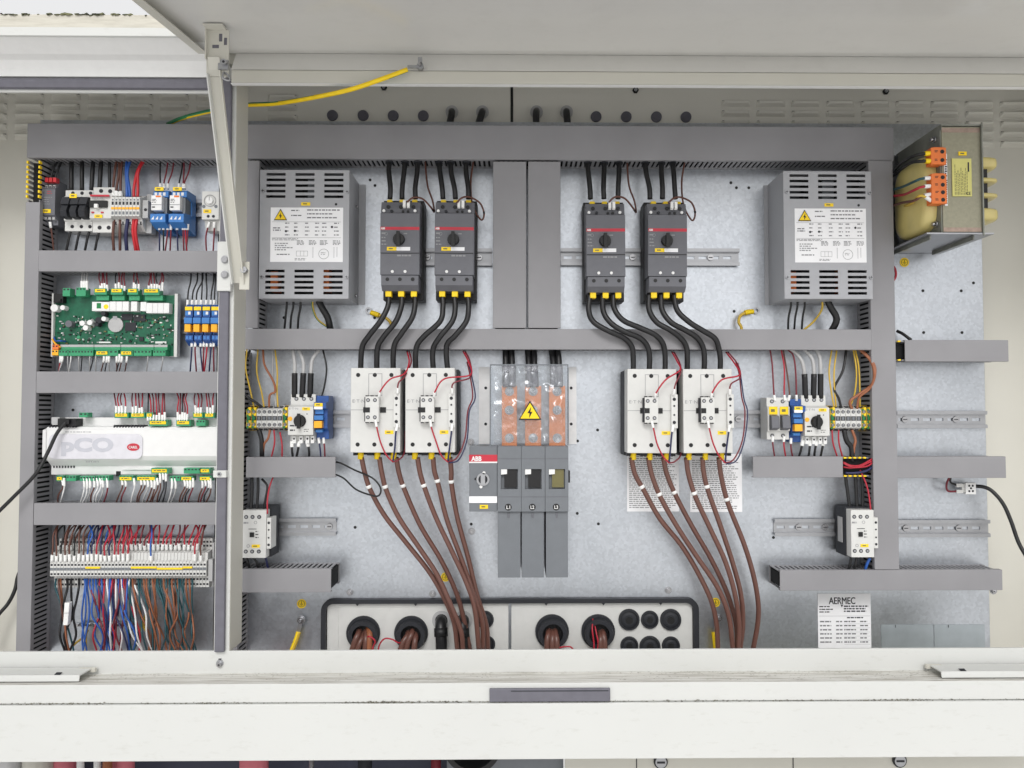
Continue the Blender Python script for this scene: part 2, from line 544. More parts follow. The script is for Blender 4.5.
exec_order = []
# ================================================================== SETTING
gz = -1.45
mb = MB(); mb.wbox(-60, 60, -80, 40, gz - .1, gz)
o = part('ground', mb, 'bounce_ground'); o['kind'] = 'structure'

# ------------------------------------------------------------------ cabinet
YB, YF = .055, -.20
cab = thing('electrical_cabinet', 'beige steel switchgear cabinet standing open with its wiring exposed', 'cabinet', (0, YB, -.75))
F = Fr(512, 411, YB)
mb = MB(F); mb.b(-130, 40, 1150, 720, YB, YB + .004)
back = part('back_wall', mb, 'beige_lifted', cab)
# louvers pressed in the back wall
f = F
def louver_mb(u, v):
    q = MB(f); L, H = 29, 5.2
    yt = YB - .0085
    q.add([(f.x(u), YB, f.z(v + H)), (f.x(u + L), YB, f.z(v + H)), (f.x(u + L), YB, f.z(v)), (f.x(u), YB, f.z(v)),
           (f.x(u + 2.5), yt, f.z(v + .4)), (f.x(u + L - 2.5), yt, f.z(v + .4)), (f.x(u + 3), yt + .002, f.z(v + 2.6)), (f.x(u + L - 3), yt + .002, f.z(v + 2.6))],
          [(0, 1, 7, 6), (6, 7, 5, 4), (0, 6, 4, 3), (1, 2, 5, 7)], None)
    q.quad(u + 1, v - .9, u + L - 1, v + .7, YB - .0008, 'louver_shade')  # flat dark strip painted for the shade at the louver opening
    return q
lv = part('louver', louver_mb(724, 100.5), 'beige_lifted', cab)
first = True
for u in [724 + 35.6 * i for i in range(10)] + [11.3 - 36.2, 11.3, 47.5, 83.7, 120, 156, 192.5, 265]:
    for j, v in enumerate((100.5, 110.8, 121, 131.2, 141.4)):
        if u < 300: v -= 3.5
        if j >= 3 and not (u < 12 or u > 960): continue
        if first:
            first = False; continue
        shift_copy(lv, cab, (u - 724) * f.k, 0, -(v - 100.5) * f.k)
# seam and plugs of the back wall
mb = MB(F); mb.b(510.3, 85, 513, 126, YB - .0015, YB, 'black')
part('seam_gasket', mb, 'black', cab)
for u, v in ((382, 88.5), (637, 90), (890.5, 90)):
    q = MB(F); q.c(u, v, 3.2, YB - .004, YB, 'black', 6); q.c(u, v, 1.7, YB - .007, YB - .004, 'steel', 10)
    part('screw', q, 'black', cab)
for u in (330, 361, 391.5, 422, 597, 627.5, 658, 688):
    q = MB(F); q.c(u, 116.5, 5.3, YB - .004, YB, 'plug', 20, r2=5.6); q.c(u - .5, 116.2, 3.2, YB - .0052, YB - .004, 'plug', 16, r2=4.6)
    part('blanking_plug', q, 'plug', cab)
# mounting plate with holes marked
GP = Fr(512, 411, 0)
holes = [(368.5, 180.5), (373.5, 186), (733, 182), (738.5, 187), (374, 318), (735, 311), (356, 527), (597.5, 430), (577.5, 441), (598, 524),
         (471.5, 524), (577, 513.5), (772, 538), (925, 290), (963.5, 290), (925, 332), (963.5, 332), (976, 282), (751, 187), (283, 318), (840, 319), (73, 410)]
mb = MB(GP); mb.b(218, 122, 985.5, 662, 0, .0025)
part('mounting_plate', mb, 'galv', cab, bevel=.0006)
mb = MB(GP); mb.b(34, 122, 216, 662, 0, .0025)
part('mounting_plate', mb, 'galv', cab, bevel=.0006)
for u, v in holes:
    q = MB(GP); q.c(u, v, 1.5, -.0006, .0005, 'black', 10)
    part('screw_hole', q, 'black', cab)
for u, v in ((351.5, 591.5), (433.5, 593.5), (458, 592.5), (667, 590.5), (989.5, 592), (471, 442), (472, 531)):
    q = MB(GP); q.c(u, v, 3.6, -.0012, 0, 'steel', 16); q.c(u, v, 2.4, -.006, -.001, 'chrome', 6); q.c(u + .2, v, 1.1, -.009, -.006, 'chrome', 8)
    part('bolt', q, 'steel', cab)
# side walls, roof, floor of the housing
xl, xr = P(-25, 411, YB).x, P(1050, 411, YB).x
zt, zb = P(512, 40, YF).z, P(512, 690, YF).z
for nm, x in (('side_wall', xl - .003), ('side_wall', xr)):
    q = MB(); q.wbox(x, x + .003, YF, YB, zb - .2, zt + .05); part(nm, q, 'beige_lifted', cab)
# front sill: sheet steel profile, seen stepping out toward the viewer
YS = -.26
zs0, zs1 = P(512, 650, YF).z, P(512, 672, YF).z
zl = P(512, 683, YS).z
zl2 = P(512, 701.5, YS).z
YQ = YS - .006
zq0, zq1 = P(512, 703.5, YQ).z, P(512, 759.5, YQ).z
X0, X1 = P(-60, 700, YS).x, P(1085, 700, YS).x
q = MB(); q.prof([(YF, zs0), (YF + .006, zs0), (YF + .006, zs0 - .004), (YF + .004, zs0 - .004), (YF + .004, zs1 - .004), (YF, zs1)], X0, X1)
part('sill_upstand', q, 'sillwhite', cab, bevel=.0015)
q = MB(); q.prof([(YF, zs1 + .0), (YS + .0, zl), (YS + .001, zl - .003), (YF, zs1 - .006)], X0, X1)
part('sill_ledge', q, 'ledge', cab)
q = MB(); q.prof([(YS - .001, zl + .0008), (YS - .001, zl2), (YS + .02, zl2), (YS + .02, zl - .01)], X0, X1)
part('sill_lip', q, 'sillwhite', cab, bevel=.001)
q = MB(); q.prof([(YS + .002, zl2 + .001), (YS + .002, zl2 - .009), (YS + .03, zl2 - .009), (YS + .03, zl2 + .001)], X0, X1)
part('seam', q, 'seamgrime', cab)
q = MB(); q.prof([(YQ, zq0), (YQ, zq1), (YQ + .02, zq1), (YQ + .02, zq1 + .004), (YQ + .003, zq1 + .004), (YQ + .003, zq0 - .002), (YQ + .015, zq0 - .002), (YQ + .015, zq0)], X0, X1)
part('lower_panel', q, 'sillwhite', cab, bevel=.002)
gr = MB(); gx = random.Random(3)
def flake(mb, x, y, z, a, h):
    mb.add([(x - a, y, z), (x + a, y, z), (x + a * .6, y - h, z + h), (x - a * .5, y - h * .8, z + h * .8), (x, y - h * 1.4, z + h * .2)], [(0, 4, 3), (3, 4, 2), (2, 4, 1), (0, 3, 2), (0, 2, 1)])
for i in range(4200):
    x = gx.uniform(X0, X1)
    dens = .5 + .5 * mnoise.noise(Vector((x * 7, 3.1, 0)))
    if gx.random() > dens ** 2 * 1.5: continue
    x += gx.gauss(0, .004)
    big = 1 + .8 * max(0, mnoise.noise(Vector((x * 4, 7.7, 0))) + (.35 if x < -.2 else 0))
    flake(gr, x, YS - .0007, zl2 + gx.uniform(-.006, .0012 * big), gx.uniform(.0005, .0022) * big, gx.uniform(.0003, .0012) * big)
part('seam_grit', gr, 'grit', cab, kind='stuff')
gr = MB()
for i in range(1500):
    x = gx.uniform(X0, X1); t_ = gx.random() ** 1.8
    dens = .5 + .6 * mnoise.noise(Vector((x * 5, 9.1, t_ * 2))) + .25 * (x > .15)
    if gx.random() > dens: continue
    flake(gr, x, YF + (YS - YF) * (t_ * .8 + .02), zs1 + (zl - zs1) * (t_ * .8 + .02) + .0002, gx.uniform(.0005, .003), gx.uniform(.0001, .0004))
part('ledge_grit', gr, 'grit', cab, kind='stuff')
FS = Fr(550, 694, YS - .001)
q = MB(FS); q.b(489.5, 687.5, 610, 700.8, YS - .006, YS - .0012)
part('rubber_pad', q, 'gasket', cab, bevel=.0015)
q = MB(FS); q.b(511, 689.5, 608, 690.3, YS - .0064, YS - .006, 'rubber'); part('pad_groove', q, 'rubber', cab)
FU = Fr(220, 662, YF)
q = MB(FU); q.c(220, 663, 3.6, YF - .002, YF, 'steel', 16); q.c(220, 664, 2.4, YF - .006, YF - .002, 'chrome', 12); q.c(220, 664, 1.0, YF - .0062, YF - .006, 'ink', 8)
q.b(218.6, 658.5, 221.4, 662, YF - .0008, YF, 'ink')
part('bolt', q, 'steel', cab)
# hinge strips lying on the ledge
def hinge_strip(u0, u1, cutl):
    fr = Fr(500, 676, YF - .03)
    q = MB(fr)
    a, c = fr.x(u0), fr.x(u1)
    s = .014
    z1 = P(500, 669, YF - .004).z; z0 = P(500, 681, YF - .05).z
    q.prof([(YF - .006, z1 + .006), (YF - .047, z0 + .012), (YF - .049, z0 + .002), (YF - .047, z0 + .002), (YF - .045, z0 + .010), (YF - .006, z1 + .004)], a, c, 'sillwhite')
    e = c - s * .5 if cutl else a + s * .5
    q.prof([(YF - .006, z1 + .0065), (YF - .012, z1 + .0065), (YF - .012, z1), (YF - .006, z1)], e - s, e + s, 'beige')
    for du in (-14, 14):
        pass
    um = u1 - 22 if cutl else u0 + 22
    q.add([(fr.x(um - 3), YF - .0475, z0 + .0125), (fr.x(um + 3), YF - .0475, z0 + .0125), (fr.x(um + 3), YF - .04, z0 + .0146), (fr.x(um - 3), YF - .04, z0 + .0146)], [(0, 1, 2, 3)], 'ink')
    part('hinge_strip', q, 'sillwhite', cab)
hinge_strip(-60, 85, True)
hinge_strip(936, 1085, False)
# lintel of the left opening and roof edge
YR = -.275
zr0, zr1, zr2 = P(100, 14.5, YR).z, P(100, 27, YR - .001).z, P(100, 37, YR).z
xd = P(228, 60, YF).x
q = MB(); q.prof([(YR + .003, zr0 - .0015), (YR + .003, zr0 - .012), (YB + .02, zr0 + .03), (YB + .02, zr0 + .04)], xl, xr)
part('roof_panel', q, 'white', cab)
q = MB(); q.wbox(xl - .02, xr, YR, YR + .003, zr2 + .012, zr0); part('roof_edge', q, 'roofedge', cab, bevel=.001)
q = MB(); q.wbox(xl - .02, xr, YR - .004, YR + .002, zr2, zr2 + .015); part('drip_edge', q, 'sillwhite', cab, bevel=.001)
mg = MB()
for i in range(170):
    x = xl + (xd + .2 - xl) * rnd.random(); h = rnd.uniform(.001, .0042); wd = rnd.uniform(.002, .008)
    zc = zr0 + rnd.uniform(-.002, .0005)
    y0 = YR - rnd.uniform(.0005, .003)
    mg.add([(x - wd, y0 + .006, zc), (x + wd, y0 + .006, zc), (x + wd * .7, y0, zc + h * .3), (x - wd * .7, y0, zc + h * .2), (x, y0 + .003, zc + h), (x - wd * .2, y0 - .001, zc - h * .6)],
           [(0, 3, 4), (3, 2, 4), (2, 1, 4), (0, 1, 4), (3, 5, 2), (0, 5, 3), (5, 1, 2)])
part('moss', mg, 'moss', cab, kind='stuff')
YL = YF - .012
zl0, zl1 = P(100, 76.5, YL).z, P(100, 93, YF).z
q = MB(); q.prof([(YR + .0035, zr2 + .004), (YR + .012, zr2 - .001), (YR + .035, zr2 - .014), (YL - .012, zl0 + .024), (YL - .002, zl0 + .012), (YL, zl0), (YF, zl0), (YF, zr2 + .02), (YR + .0035, zr2 + .02)], xl, xd)
part('lintel', q, 'white', cab)
q = MB(); q.wbox(xl, xd, YF - .002, YF + .003, zl1, zl0 - .0005); part('lintel_flange', q, 'sillwhite', cab)
q = MB(); q.prof([(YF - .0025, zl0 - .002), (YF - .011, zl0 - .003), (YF - .013, zl0 - .010), (YF - .010, zl1 + .006), (YF - .0025, zl1 + .0045)], xl, P(212, 85, YF).x)
part('weather_strip', q, 'gasket', cab)
q = MB(); q.wbox(xd, xr, YF, YF + .02, P(600, 66, YF).z, zr2 + .03); part('lintel', q, 'beige', cab)
# door post with its seal and brackets
FP = Fr(225, 400, YF)
q = MB(FP); q.b(217, 70, 232.3, 652, YF, YF + .055, 'sillwhite'); 
post = part('door_post', q, 'sillwhite', cab, bevel=.001)
q = MB(FP); q.b(232.4, 70, 232.7, 652, YF + .001, YF + .06); part('post_return', q, 'beige', cab)
q = MB(FP)
q.pv([(YF - .0005, 80), (YF - .009, 80), (YF - .009, 651), (YF - .0005, 651)], 219.3, 229)
part('weather_strip', q, 'gasket', cab, bevel=.002)
for v0, v1, wide in ((172, 174.5, 0), (470, 477, 0)):
    q = MB(FP); q.b(216.6, v0, 229.5, v1, YF - .0115, YF - .0005)
    br = part('seal_clip', q, 'sillwhite', cab, bevel=.0006)
    if v1 - v0 > 5:
        s_ = MB(FP); s_.c(223, 473.5, 2.1, YF - .014, YF - .0115, 'steel', 10); s_.c(223, 473.5, 1, YF - .0142, YF - .014, 'ink', 8)
        part('screw', s_, 'steel', br)
q = MB(FP); q.b(218, 243, 231.6, 292, YF - .013, YF - .001); q.b(231.6, 255, 235, 283, YF - .013, YF - .009)
br = part('stay_bracket', q, 'sillwhite', cab, bevel=.001)
for v in (261, 276):
    s_ = MB(FP); s_.c(226, v, 4, YF - .0145, YF - .013, 'steel', 16); s_.c(226, v, 3, YF - .018, YF - .0145, 'chrome', 14, r2=3.6)
    part('bolt', s_, 'steel', br)

# ------------------------------------------------------------------ raised door
YH = -.205
zh = P(516, 55, YH).z
SL = math.tan(math.radians(7.5))
xdl = P(207, 56, YH).x
door = thing('cabinet_door', 'beige steel door swung up over the cabinet like a canopy', 'door', (.2, YH, zh))
def dz(y): return zh - (YH - y) * SL
yd = YH - .33
q = MB()
q.prof([(YH, dz(YH)), (yd, dz(yd)), (yd, dz(yd) + .003), (YH, dz(YH) + .003)], xdl, xr - .01)
part('panel', q, 'doorpaint', door)
q = MB(); q.prof([(YH, dz(YH) + .0032), (yd, dz(yd) + .0032), (yd, dz(yd) + .028), (YH, dz(YH) + .028)], xdl, xr - .01)
part('outer_skin', q, 'beige', door)
# folded edge down the side
q = MB(); q.prof([(YH, dz(YH) - .0005), (yd, dz(yd) - .0005), (yd, dz(yd) - .012), (YH, dz(YH) - .012)], xdl, xdl + .0015)
q.prof([(YH, dz(YH) - .012), (yd, dz(yd) - .012), (yd, dz(yd) - .0135), (YH, dz(YH) - .0135)], xdl, xdl + .016)
part('side_fold', q, 'beige', door)
zp0, zp1 = P(600, 71.5, -.230).z, P(600, 85, -.230).z
xlp = P(231, 80, -.230).x
q = MB(); q.prof([(YH - .002, dz(YH) - .0008), (-.230, zp0), (-.225, zp0 + .001), (YH + .004, dz(YH) + .002)], xlp, xr - .01)
part('rear_fold', q, 'doorpaint', door)
q = MB(); q.wbox(xlp, xr - .01, -.231, -.220, zp1, zp0); part('lip', q, 'beige', door, bevel=.003)
q = MB(); q.wbox(xlp, xr - .01, -.2315, -.222, zp1 - .0012, zp1 - .0002); part('lip_edge', q, 'white', door)
# stay bracket on the door and stay arm
FB = Fr(217, 60, -.340)
q = MB(FB); q.sheet(206.5, 30, 228.5, 76, [(218.6, 33.5, 222, 41.5), (223.6, 37.5, 226.8, 45), (212, 44.6, 218.8, 48.2)], -.340, -.337)
q.b(206.5, 28.6, 226, 30.2, -.357, -.337); q.b(206.2, 30, 207.4, 60, -.347, -.337)
sb = part('stay_plate', q, 'beige', door, bevel=.0003)
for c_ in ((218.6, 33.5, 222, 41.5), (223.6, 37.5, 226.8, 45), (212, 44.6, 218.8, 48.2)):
    q = MB(FB); q.b(*c_, -.3392, -.3378); part('slot_shade', q, 'gasket', sb)  # dark infill imitating the shade inside the bracket slots
q = MB(FB); q.b(219, 61, 229, 70.5, -.344, -.3402, 'steel'); q.c(226, 64.5, 3, -.351, -.344, 'steel', 12); q.c(226, 64.5, 1.4, -.3512, -.351, 'ink', 10)
part('bolt', q, 'steel', sb)
pth = smooth_pts([P(*p) for p in ((224, 72, -.344), (222.5, 77, -.347), (226, 80, -.347), (230, 80, -.345), (228, 75, -.344), (224.5, 72.5, -.342))], 5)
q = MB(); q.tube(pth, .0016); part('hook', q, 'steel', sb)
arm = thing('stay_arm', 'beige channel strut propping the raised door from the door post', 'strut', P(240, 286, -.235))
a0, a1 = P(213.5, 57, -.347), P(239.5, 283, -.2165)
dirv = (a1 - a0).normalized()
side = Vector((0, -1, 0)).cross(dirv).normalized()
if side.x < 0: side = -side
nrm = dirv.cross(side).normalized()
if nrm.y > 0: nrm = -nrm
def bar(s0, s1, n0, n1, t0=0, t1=0, m=None):
    q = MB(); A, B = a0 + dirv * t0, a1 + dirv * t1
    q.add([p + side * s + nrm * n for p in (A, B) for s, n in ((s0, n0), (s1, n0), (s1, n1), (s0, n1))],
          [(0, 1, 2, 3), (7, 6, 5, 4), (0, 4, 5, 1), (1, 5, 6, 2), (2, 6, 7, 3), (3, 7, 4, 0)], m)
    return q
part('web', bar(-.010, .0095, -.002, 0), 'beige', arm)
part('flange', bar(-.011, -.009, 0, .012, .025, 0), 'sillwhite', arm, bevel=.0004)
part('flange', bar(.0085, .0105, 0, .007, .02, 0), 'beige', arm, bevel=.0004)
FA = Fr(240, 275, -.2165)
q = MB(FA); q.c(246, 271, 3.4, -.2305, -.2165, 'steel', 6); q.c(246, 271, 1.6, -.231, -.2305, 'chrome', 10); part('pivot_bolt', q, 'steel', arm)
q = MB(FA); q.b(240, 262, 250, 290, -.2205, -.2175); part('pivot_plate', q, 'beige', arm, bevel=.001)

# ------------------------------------------------------------------ what shows below the sill
YU = -.12
FU2 = Fr(500, 764, YU)
zu1 = zq1 + .06
q = MB(FU2); q.wbox(FU2.x(565), xr, YU, YU + .004, gz + .1, zu1)
lw = thing('lower_cabinet', 'beige lower compartment with two round locks, just visible beneath the white sill', 'cabinet', (.5, YU, gz))
part('door_panel', q, 'beige', lw)
for u in (636.5, 793): 
    q = MB(FU2); q.b(u - .4, 740, u + .5, 800, YU - .0008, YU, 'ink'); part('door_gap', q, 'ink', lw)
for u in (660.5, 899):
    q = MB(FU2); q.c(u, 762, 7, YU - .004, YU, 'black', 24); q.c(u, 762, 5.6, YU - .006, YU - .004, 'steel', 24); q.b(u - 4, 761, u + 4, 763, YU - .0064, YU - .006, 'ink')
    part('lock', q, 'steel', lw)
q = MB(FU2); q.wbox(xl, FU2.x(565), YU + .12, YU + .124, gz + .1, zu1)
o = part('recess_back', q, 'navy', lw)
def below(name, label, cat, u0, u1, m, Y, kind='pipe', v1=900):
    fr = Fr(u0, 764, Y)
    t = thing(name, label, cat, (fr.x((u0 + u1) / 2), Y, gz))
    q = MB(fr)
    r = (fr.x(u1) - fr.x(u0)) / 2
    q.tube([Vector((fr.x((u0 + u1) / 2), Y, zz)) for zz in (gz, gz + .3, zu1)], r, seg=14)
    part('tube', q, m, t)
    q = MB(fr); cx = fr.x((u0 + u1) / 2)
    q.tube([Vector((cx, Y, zq1 - .03)), Vector((cx, Y, zq1 - .012))], r * 1.12, seg=14); part('collar', q, m, t)
below('pipe', 'pale grey pipe at the far end of the row beneath the sill', 'pipe', 0, 22, 'w_grey', YU + .02)
below('pipe', 'cream lagged pipe beneath the sill', 'pipe', 24, 52, 'beige', YU + .03)
below('pipe', 'wide pink pipe beside the cream one beneath the sill', 'pipe', 50, 76, 'pink', YU + .06)
below('hose', 'narrow white hose beneath the sill next to the pink pipe', 'hose', 77, 84, 'white', YU)
below('hose', 'narrow white hose standing alone before the dark recess', 'hose', 94, 101, 'white', YU)
below('pipe', 'rusty copper pipe beneath the sill', 'pipe', 103, 112, 'w_orange', YU)
below('pipe', 'pale pink pipe between the copper pipe and the dark recess', 'pipe', 113, 134, 'pink', YU + .04)
below('pipe', 'short bright pink pipe beneath the ledge left of centre', 'pipe', 240, 268, 'pink', YU + .02)
below('hose', 'thin steel hose beside the bright pink pipe', 'hose', 309, 314, 'steel', YU)
below('pipe', 'dark grey pipe beneath the sill under the gland plate', 'pipe', 358, 372, 'rubber', YU)
below('pipe', 'rust red pipe beside the round black duct mouth', 'pipe', 431, 441, 'w_dred', YU)
tq = thing('fan_duct', 'round black duct mouth peeping out beneath the white sill', 'duct', P(472, 768, YU))
fr = Fr(472, 738, YU); q = MB(fr); q.c(473, 740, 29, YU - .02, YU + .1, 'black', 40, hole=24); part('rim', q, 'black', tq)
q = MB(fr); q.b(446, 690, 564, 860, YU + .02, YU + .03); part('grey_panel', q, 'mgrey', tq)

# ================================================================== CABLE DUCTS
YD = -.066
def duct(label, u0, v0, u1, v1, horiz=True, Yf=YD, walls=(1, 1), open_part=None, pitch=4.9, inset=(0, 0)):
    fr = Fr((u0 + u1) / 2, (v0 + v1) / 2, Yf)
    t = thing('cable_duct', label, 'cable duct', (fr.x((u0 + u1) / 2), 0, fr.z((v0 + v1) / 2)))
    q = MB(fr)
    cov = [(u0, v0, u1, v1)]
    if open_part:
        a, b_ = open_part
        if horiz: cov = [(u0, v0, a, v1)] if b_ >= u1 else [(b_, v0, u1, v1)]
        else: cov = [(u0, b_, u1, v1)]
    for c in cov: q.b(*c, Yf, Yf + .0025)
    for c in cov:
        e = .9
        if horiz:
            q.b(c[0], c[1], c[2], c[1] + e, Yf + .0025, Yf + .011); q.b(c[0], c[3] - e, c[2], c[3], Yf + .0025, Yf + .011)
        else:
            q.b(c[0], c[1], c[0] + e, c[3], Yf + .0025, Yf + .011); q.b(c[2] - e, c[1], c[2], c[3], Yf + .0025, Yf + .011)
    part('cover', q, 'duct', t, bevel=.0008)
    if horiz: u0, u1 = u0 + inset[0], u1 - inset[1]
    q = MB(fr)
    if horiz: q.b(u0, v0 + 1.2, u1, v1 - 1.2, -.0025, -.0005)
    else: q.b(u0 + 1.2, v0, u1 - 1.2, v1, -.0025, -.0005)
    part('base', q, 'duct', t)
    for side_ in (0, 1):
        if not walls[side_]: continue
        q = MB(fr)
        yb0 = -.010
        if horiz:
            v = (v0 + 1.1 if side_ == 0 else v1 - 1.9)
            q.b(u0, v, u1, v + .8, yb0, -.0026)
            n = int((u1 - u0) / pitch)
            for i in range(n):
                a = u0 + (u1 - u0) * i / n
                q.b(a, v, a + pitch * .56, v + .8, Yf + .0028, yb0)
        else:
            u = (u0 + 1.1 if side_ == 0 else u1 - 1.9)
            q.b(u, v0, u + .8, v1, yb0, -.0026)
            n = int((v1 - v0) / pitch)
            for i in range(n):
                a = v0 + (v1 - v0) * i / n
                q.b(u, a, u + .8, a + pitch * .56, Yf + .0028, yb0)
        part('slotted_side', q, 'duct', t, kind='stuff')
    q = MB(fr)
    g = 3.2
    if horiz: q.b(u0 + 1, v0 + g, u1 - 1, v1 - g, Yf * .80, -.004)
    else: q.b(u0 + g, v0 + 1, u1 - g, v1 - 1, Yf * .80, -.004)
    part('cable_fill', q, 'duct_in', t, kind='stuff')  # near-black block for the packed wires, with the slots' shade in its colour
    if open_part:
        a, b_ = open_part
        q = MB(fr)
        if horiz:
            for i in range(int((b_ - a) / pitch)):
                uu = a + i * pitch + .8
                for v in (v0 + .6, v1 - 2.2): q.b(uu, v, uu + 2.6, v + 1.4, Yf - .001, Yf + .006)
        else:
            for i in range(int((b_ - a) / pitch)):
                vv = a + i * pitch + .8
                for u in (u0 + .2, u1 - 2): q.b(u, vv, u + 1.6, vv + 2.6, Yf - .001, Yf + .006)
        part('finger_tips', q, 'yellow', t)
    return t

duct('long grey duct cover running across the top of both bays', 27, 125.2, 893.5, 159.3)
duct('tall grey duct on the far side of the terminal bay, its top end uncovered', 21, 160, 35.4, 662, False, open_part=(160, 202))
duct('grey shelf duct between the blue relays and the green circuit board', 38.6, 250.5, 218, 271.5)
duct('grey shelf duct between the green circuit board and the white controller', 36.2, 371.5, 218, 393)
duct('grey shelf duct above the crowded terminal strip', 33.6, 503, 218, 525)
duct('short grey duct upright beside the left vented steel box', 246, 160.5, 258.5, 328, False)
duct('grey upright centre duct, the one nearer the first motor breakers', 493, 161.5, 526.2, 328, False, walls=(1, 1))
duct('grey upright centre duct, the one nearer the second pair of motor breakers', 528.2, 161.5, 560.5, 328, False, walls=(1, 1))
duct('long grey duct crossing behind the drooping black cables', 243, 329, 871.3, 349.5)
duct('short grey duct below the motor starter with a loop of black wire', 246, 457, 335.5, 477.5, inset=(0, 14))
duct('short grey duct below the small contactor at the door post', 239.5, 569, 331, 592.5, Yf=-.075)
duct('slim upright duct hidden behind the door post, slots showing', 226, 350, 239, 662, False)
duct('tall grey duct between the terminals and the bare outer plate', 871.6, 159.7, 896.0, 569.6, False)
duct('short grey duct with red wires spilling from its uncovered end', 753, 456.5, 871.5, 477.5, open_part=(843, 871.5), inset=(14, 0))
duct('long grey duct low down above the white rating label', 780, 570, 1002.5, 590.5)
duct('grey duct stub under the transformer with a yellow tipped open end', 897, 340, 1008.5, 361.5, open_part=(897, 905))
duct('grey duct stub above the small white wire connector', 896.9, 456.5, 1006, 478)

# ================================================================== DIN RAILS
def rail(label, u0, u1, v, hs=(), screws=()):
    fr = Fr((u0 + u1) / 2, v, -.008)
    t = thing('din_rail', label, 'rail', (fr.x((u0 + u1) / 2), 0, fr.z(v)), 'slotted steel mounting rails')
    h = 8.6
    q = MB(fr)
    n = int((u1 - u0) / 12.3)
    hl = [(u0 + 3 + i * 12.3, v - 1.5, u0 + 11 + i * 12.3, v + 1.5) for i in range(n)]
    q.sheet(u0, v - 5.6, u1, v + 5.6, hl, -.0022, -.0008)
    for s in (-1, 1):
        a, b_ = (v - 5.6, v - 4.9) if s < 0 else (v + 4.9, v + 5.6)
        q.b(u0, a, u1, b_, -.0085, -.0023)
        a, b_ = (v - h, v - 5.4) if s < 0 else (v + 5.4, v + h)
        q.b(u0, a, u1, b_, -.0098, -.0086)
    part('profile', q, 'steel', t)
    for u in screws:
        q = MB(fr); q.c(u, v, 3.1, -.005, -.0023, 'chrome', 14, r2=3.4); q.b(u - 2, v - .4, u + 2, v + .4, -.0053, -.005, 'ink'); part('screw', q, 'chrome', t)
    return t
rail('steel rail behind the first two motor breakers', 384, 492, 257, screws=(427, 479))
rail('steel rail behind the second two motor breakers', 561, 739.5, 257, screws=(633, 711))
rail('steel rail behind the terminals and the contactors beside the door post', 247, 352, 419, screws=(330,))
rail('steel rail between the last contactor and the fuse holder', 690, 871, 419, screws=(739, 764))
rail('bare steel rail on the outer plate between the two duct stubs', 897, 987, 419.5, screws=(906, 957))
rail('steel rail behind the small contactor at the door post', 247, 336, 527, screws=(329,))
rail('steel rail stub reaching out to the small contactor with black wires', 774.5, 871, 527.5, screws=(799.5, 826))
rail('bare steel rail on the outer plate above the lowest duct', 897, 990, 528.5, screws=(907, 960))
rail('steel rail behind the fuse holder and the blue relays', 40, 217, 208)
rail('steel rail behind the slim blue and orange relays', 170, 217, 325)
rail('steel rail behind the crowded terminal strip', 42, 217, 572)

# ================================================================== shared details
def ytag(mb, u0, v0, u1, v1, y):
    mb.b(u0, v0, u1, v1, y - .0008, y, 'yellow')
def tagpart(fr, u0, v0, u1, v1, y, parent, seed=1, txt=True):
    q = MB(fr); q.b(u0, v0, u1, v1, y - .0009, y)
    if txt: q.dashes(u0 + (u1 - u0) * .2, v0 + (v1 - v0) * .32, u1 - (u1 - u0) * .15, v1 - (v1 - v0) * .1, 1, y - .0011, 'olive', seed, 1, .6)
    return part('tag', q, 'yellow', parent)
def triangle(fr, cu, v0, v1, y, parent, bolt='ink'):
    h = v1 - v0; wd = h * .58
    q = MB(fr)
    q.poly([(cu - wd, v1), (cu + wd, v1), (cu, v0)], y - .0006, y, 'black')
    q.poly([(cu - wd * .84, v1 - h * .075), (cu + wd * .84, v1 - h * .075), (cu, v0 + h * .13)], y - .0008, y - .0005, 'yellow')
    b = h * .5; c = (v0 + v1) / 2 + h * .13
    q.poly([(cu + b * .12, c - b * .6), (cu - b * .28, c + b * .06), (cu + b * .02, c + b * .04)], y - .001, y - .0007, 'black')
    q.poly([(cu + b * .26, c - b * .12), (cu - b * .04, c - b * .06), (cu - b * .10, c + b * .56), (cu + .02, c + b * .4)], y - .001, y - .0007, 'black')
    return part('warning_sign', q, 'yellow', parent)

# ================================================================== VENTED STEEL BOXES
YX = -.094
fr = Fr(304, 235, YX)
box = thing('vented_box', 'vented steel power supply box next to the door post, warning label on its front', 'power supply', (fr.x(304), 0, fr.z(299)), 'vented steel power supply boxes')
slots = []
for a in (265.8, 294.8, 323.8):
    for v in (174.4, 179.9, 185.6, 191.2, 196.6): slots.append((a, v - 1.35, a + 19.2, v + 1.35))
    for v in (271, 276.6, 282.1, 287.6, 293): slots.append((a, v - 1.35, a + 19.2, v + 1.35))
q = MB(fr); q.sheet(259.4, 170, 348.9, 298.6, slots, YX, YX + .0012)
part('front_panel', q, 'boxgrey', box)
q = MB(fr)
q.b(259.4, 170, 260, 298.6, YX + .0012, -.001); q.b(348.3, 170, 348.9, 298.6, YX + .0012, -.001)
q.b(260, 170, 348.3, 170.6, YX + .0012, -.001); q.b(260, 298, 348.3, 298.6, YX + .0012, -.001)
q.b(255, 170.5, 259.3, 298, -.002, -.0005); q.b(349, 170.5, 356, 298, -.002, -.0005)
part('housing', q, 'boxgrey', box)
q = MB(fr); q.b(262, 172, 346.5, 296.5, -.05, -.048, 'black')
for i in range(6):
    uu = 268 + i * 13; q.b(uu, 262 + 8 * rnd.random(), uu + 7, 290, -.075, -.05, rnd.choice(['orange', 'rubber', 'duct_in', 'w_orange']))
for i in range(4): q.b(268 + i * 18, 176, 280 + i * 18, 196, -.07, -.05, rnd.choice(['rubber', 'duct_in', 'mgrey']))
part('insides', q, 'black', box)
